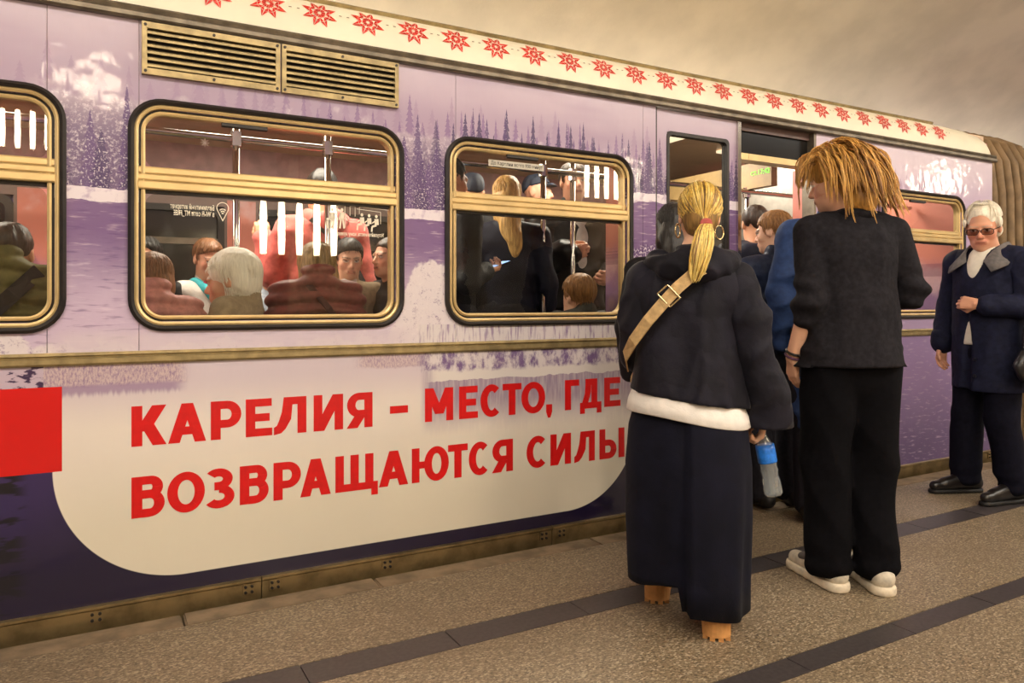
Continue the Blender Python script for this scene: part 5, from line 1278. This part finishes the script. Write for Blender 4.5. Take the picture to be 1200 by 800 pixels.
def rosy(L, P, paint):
    x, y, z = L.T; paint((y > .03) & (np.abs(z + .03) < .06) & (np.abs(x) < .07), (220, 130, 104), .18)
O.body(.0052, True, True, hk=dict(L=dict(d=(1, .25, .12), n=(0, -.9, -.2), curl=.95, side=1, thumb=.7), R=dict(d=(.0, .15, -1), n=(-1, .2, 0), curl=.35, side=1)), hair=(190, 170, 150), colour=rosy)
O.J = {a: np.array(b, np.float32) for a, b in J.items()}
# shirt front under the open jacket
sd = SDF(); sd.cone((0, .02, .98), (0, .02, 1.36), .176, .165, .03, (0, 1, 0, .80)); sd.cone((0, .025, 1.38), (0, .02, 1.475), .115, .092, .03); sd.cut((0, 0, -1), -.945); O.add(sd, 'white_shirt', cloth('white_shirt2', (226, 220, 206), .8, var=.04), .009)
# jacket with a gap down the front
sd = SDF(); F_ = (0, 1, 0, .80)
sd.cone((0, .0, .62), (0, .0, 1.33), .225, .205, .05, F_); sd.cone((-.13, .0, 1.435), (.13, .0, 1.435), .085, .085, .06)
for q in (-1, 1): sd.cone((0, -.015, 1.50), (q * .18, .0, 1.47), .070, .07, .03)
sd.cut((0, 0, -1), -.665)
sd.mod(wrinkle(.005, (10, 10, 8), 41)); sd.mod(wrinkle(.002, (30, 30, 20), 42)); sd.cut((0, 0, -1), -.665)
# opening: a wedge from the collar, a slit at the belly, and the flap below
sd.cone((.005, .14, 1.64), (.0, .195, 1.30), .130, .012, .008, None, True); sd.cone((.0, .20, 1.30), (.015, .20, 1.14), .006, .006, .006, None, True); sd.cone((.018, .172, 1.15), (.03, .175, .95), .008, .036, .006, None, True); sd.cone((.03, .175, .95), (.05, .185, .60), .036, .055, .006, None, True); sd.cone((0, .02, 1.50), (0, .03, 1.70), .066, .10, .01, None, True)
O.add(sd, 'jacket', NJ, .0088); sd = SDF()
sd.chain([J['shR'], J['elR'], tuple(np.array(J['elR']) * .1 + np.array(J['wrR']) * .9)], [.086, .074, .068], .03); sd.chain([J['shL'], J['elL'], tuple(np.array(J['elL']) * .18 + np.array(J['wrL']) * .82)], [.086, .078, .062], .03)
sd.mod(wrinkle(.006, (12, 12, 14), 43)); sd.mod(wrinkle(.0025, (30, 30, 30), 44)); O.add(sd, 'sleeves', NJ, .0088)
COLR = cloth('grey_collar', (112, 108, 108), .85)
for q in (-1, 1):
    mb = MB(); A = [(q * .03, -.085, 1.565), (q * .085, -.05, 1.575), (q * .105, .03, 1.560), (q * .085, .095, 1.515), (q * .055, .135, 1.455)]; B = [(q * .04, -.10, 1.50), (q * .125, -.075, 1.505), (q * .165, .02, 1.485), (q * .185, .105, 1.425), (q * .135, .185, 1.385)]
    n_ = len(A); mb.add(A + B, [[i, i + 1, n_ + i + 1, n_ + i] for i in range(n_ - 1)]); o = mb.build('collar', COLR, O.root, smooth=True); md = o.modifiers.new('t', 'SOLIDIFY'); md.thickness = .008; md.offset = 0
for zz in (1.23, .86, .76): MB().tube([(-.035, .178, zz), (-.035, .19, zz)], .010, 10).build('button', mat('dark_button', (30, 30, 40), .3), O.root)
for a in 'R': 
    c = Vector(J['wrR']) * .86 + Vector(J['elR']) * .14
    sd = SDF(); sd.cone(tuple(c), tuple(c - Vector((0, 0, -.03))), .074, .074, .01); sd.mod(wrinkle(.002, (30, 30, 30), 1)); O.add(sd, 'cuff', NJ, .009)
sd = SDF(); sd.cone((0, -.0, 1.0), (0, -.0, .9), .165, .175, .04, (0, 1, 0, .8)); sd.chain([(-.095, 0, .92), (-.105, .045, .51), (-.13, -.015, .12)], [.112, .092, .086], .02); sd.chain([(.095, 0, .92), (.122, .03, .51), (.15, .005, .12)], [.112, .092, .086], .02)
sd.cut((0, 0, -1), -.05); sd.mod(wrinkle(.005, (11, 11, 9), 18)); sd.mod(lambda X, Y, Z: .006 * np.sin(60 * Z + 9 * Y) * np.clip((.22 - Z) / .12, 0, 1)); O.add(sd, 'trousers', NT_, .011)
BSH = mat('black_leather_shoe', (26, 22, 22), .28, 0, .2, 30, .1, 80); BSO = mat('black_sole', (14, 12, 12), .6)
for a in 'LR':
    an, to = np.array(J['an' + a]), np.array(J['to' + a]); d = to - an; d[2] = 0; d /= np.linalg.norm(d); h_ = an - d * .06; t_ = to + d * .07
    sd = SDF(); sd.cone((h_[0], h_[1], .06), (t_[0], t_[1], .045), .042, .032, .02); sd.cone((h_[0], h_[1], .06), (an[0], an[1], .09), .044, .046, .02); sd.cone((an[0] + d[0] * .03, an[1] + d[1] * .03, .085), (to[0], to[1], .06), .042, .036, .02); sd.cut((0, 0, -1), -.022); o = O.add(sd, 'leather_shoe', BSH, .007)
    sd = SDF(); sd.cone((h_[0], h_[1], .012), (t_[0], t_[1], .012), .048, .038, .01); sd.cut((0, 0, -1), -.0005); sd.cut((0, 0, 1), .026); P_, Q_ = sd.build(.007); mesh('shoe_sole', P_, Q_, BSO, o, smooth=True)
# white hair: swept across a high forehead
M_wh = hairm('silver', (238, 230, 212), .15)
sd = SDF(); O.hell(sd, (0, -.020, .040), (.081, .100, .090)); O.hell(sd, (0, .13, -.012), (.072, .095, .112), .012, True); O.hell(sd, (0, -.05, -.02), (.083, .065, .06), .03)
for q in (-1, 1): O.hell(sd, (q * .10, .012, -.03), (.03, .035, .045), .006, True); O.hell(sd, (q * .078, .018, .03), (.012, .03, .03), .01)
sd.mod(wrinkle(.003, (46, 46, 20), 3)); hair2 = O.add(sd, 'hair', M_wh, .006)
mb = MB(); rs = random.Random(9)
for i in range(520):
    az = rs.uniform(-3.1, 3.1); el = rs.uniform(.5, 1.3); pts = []
    for j in range(6):
        e_ = el - j * (.18 if abs(az) > .7 else .10); a_ = az + j * .06 * (1 if abs(az) < .9 else 0)
        if e_ < (1.02 if abs(az) < .8 else .1): e_ = 1.02 if abs(az) < .8 else .1
        pts.append(Vector(O.H(.0865 * math.cos(e_) * math.sin(a_), -.020 + .1055 * math.cos(e_) * math.cos(a_), .046 + .0965 * math.sin(e_) + rs.uniform(-.002, .004))))
    mb.tube(pts, [q * rs.uniform(.6, 1) for q in (.0010, .0018, .0018, .0018, .0014, .0006)], 4, False)
mb.build('hair_strands', M_wh, hair2, smooth=True)
# glasses
M_fr = mat('glasses_frame', (60, 44, 34), .3, .5)
gl = None
mb = MB(); Hh = lambda x, y, z: Vector(O.H(x, y, z))
for q in (-1, 1):
    pts = [Hh(q * .034 + .028 * math.copysign(abs(math.cos(t)) ** .6, math.cos(t)), .106 - .10 * (abs(q * .034 + .028 * math.cos(t))) ** 1.4 , -.006 + .016 * math.copysign(abs(math.sin(t)) ** .7, math.sin(t))) for t in [2 * math.pi * i / 20 for i in range(21)]]
    mb.tube(pts, .0022, 6); mb.tube([Hh(q * .062, .096, .003), Hh(q * .080, .05, .006), Hh(q * .084, -.005, .004)], .0024, 6)
mb.tube([Hh(-.007, .108, .0), Hh(0, .111, .003), Hh(.007, .108, .0)], .0022, 6); gl = mb.build('glasses', M_fr, O.root, smooth=True)
M_lens = glass('brown_lens', (.46, .40, .37))
for q in (-1, 1):
    pts = [Hh(q * .034 + .027 * math.copysign(abs(math.cos(t)) ** .6, math.cos(t)), .1055 - .10 * (abs(q * .034 + .027 * math.cos(t))) ** 1.4, -.006 + .0155 * math.copysign(abs(math.sin(t)) ** .7, math.sin(t))) for t in [2 * math.pi * i / 20 for i in range(20)]]
    MB().add(pts, [list(range(20))]).build('lens', M_lens, gl)
# black bag hanging at his left side
bg = tag(empty('shoulder_bag', (4.815, 2.556, 0), math.radians(84)), 'black leather bag hanging at the side of the elderly man', 'bag')
sd = SDF(); sd.cone((-.31, .06, .82), (-.31, .06, 1.02), .10, .085, .02, (1, 0, 0, .55)); sd.cone((-.31, -.06, .84), (-.31, .14, .84), .09, .09, .03, (1, 0, 0, .5)); sd.mod(wrinkle(.006, (18, 18, 18), 6)); P_, Q_ = sd.build(.010); mesh('bag_body', P_, Q_, mat('bag_leather', (26, 24, 27), .35, 0, .2, 30, .3, 50), bg, smooth=True)
MB().tube([(-.33, -.03, 1.02), (-.30, -.02, 1.30), (-.20, -.02, 1.535), (-.30, .06, 1.30), (-.33, .12, 1.02)], .010, 6).build('bag_strap', mat('bag_leather', (0, 0, 0)), bg)
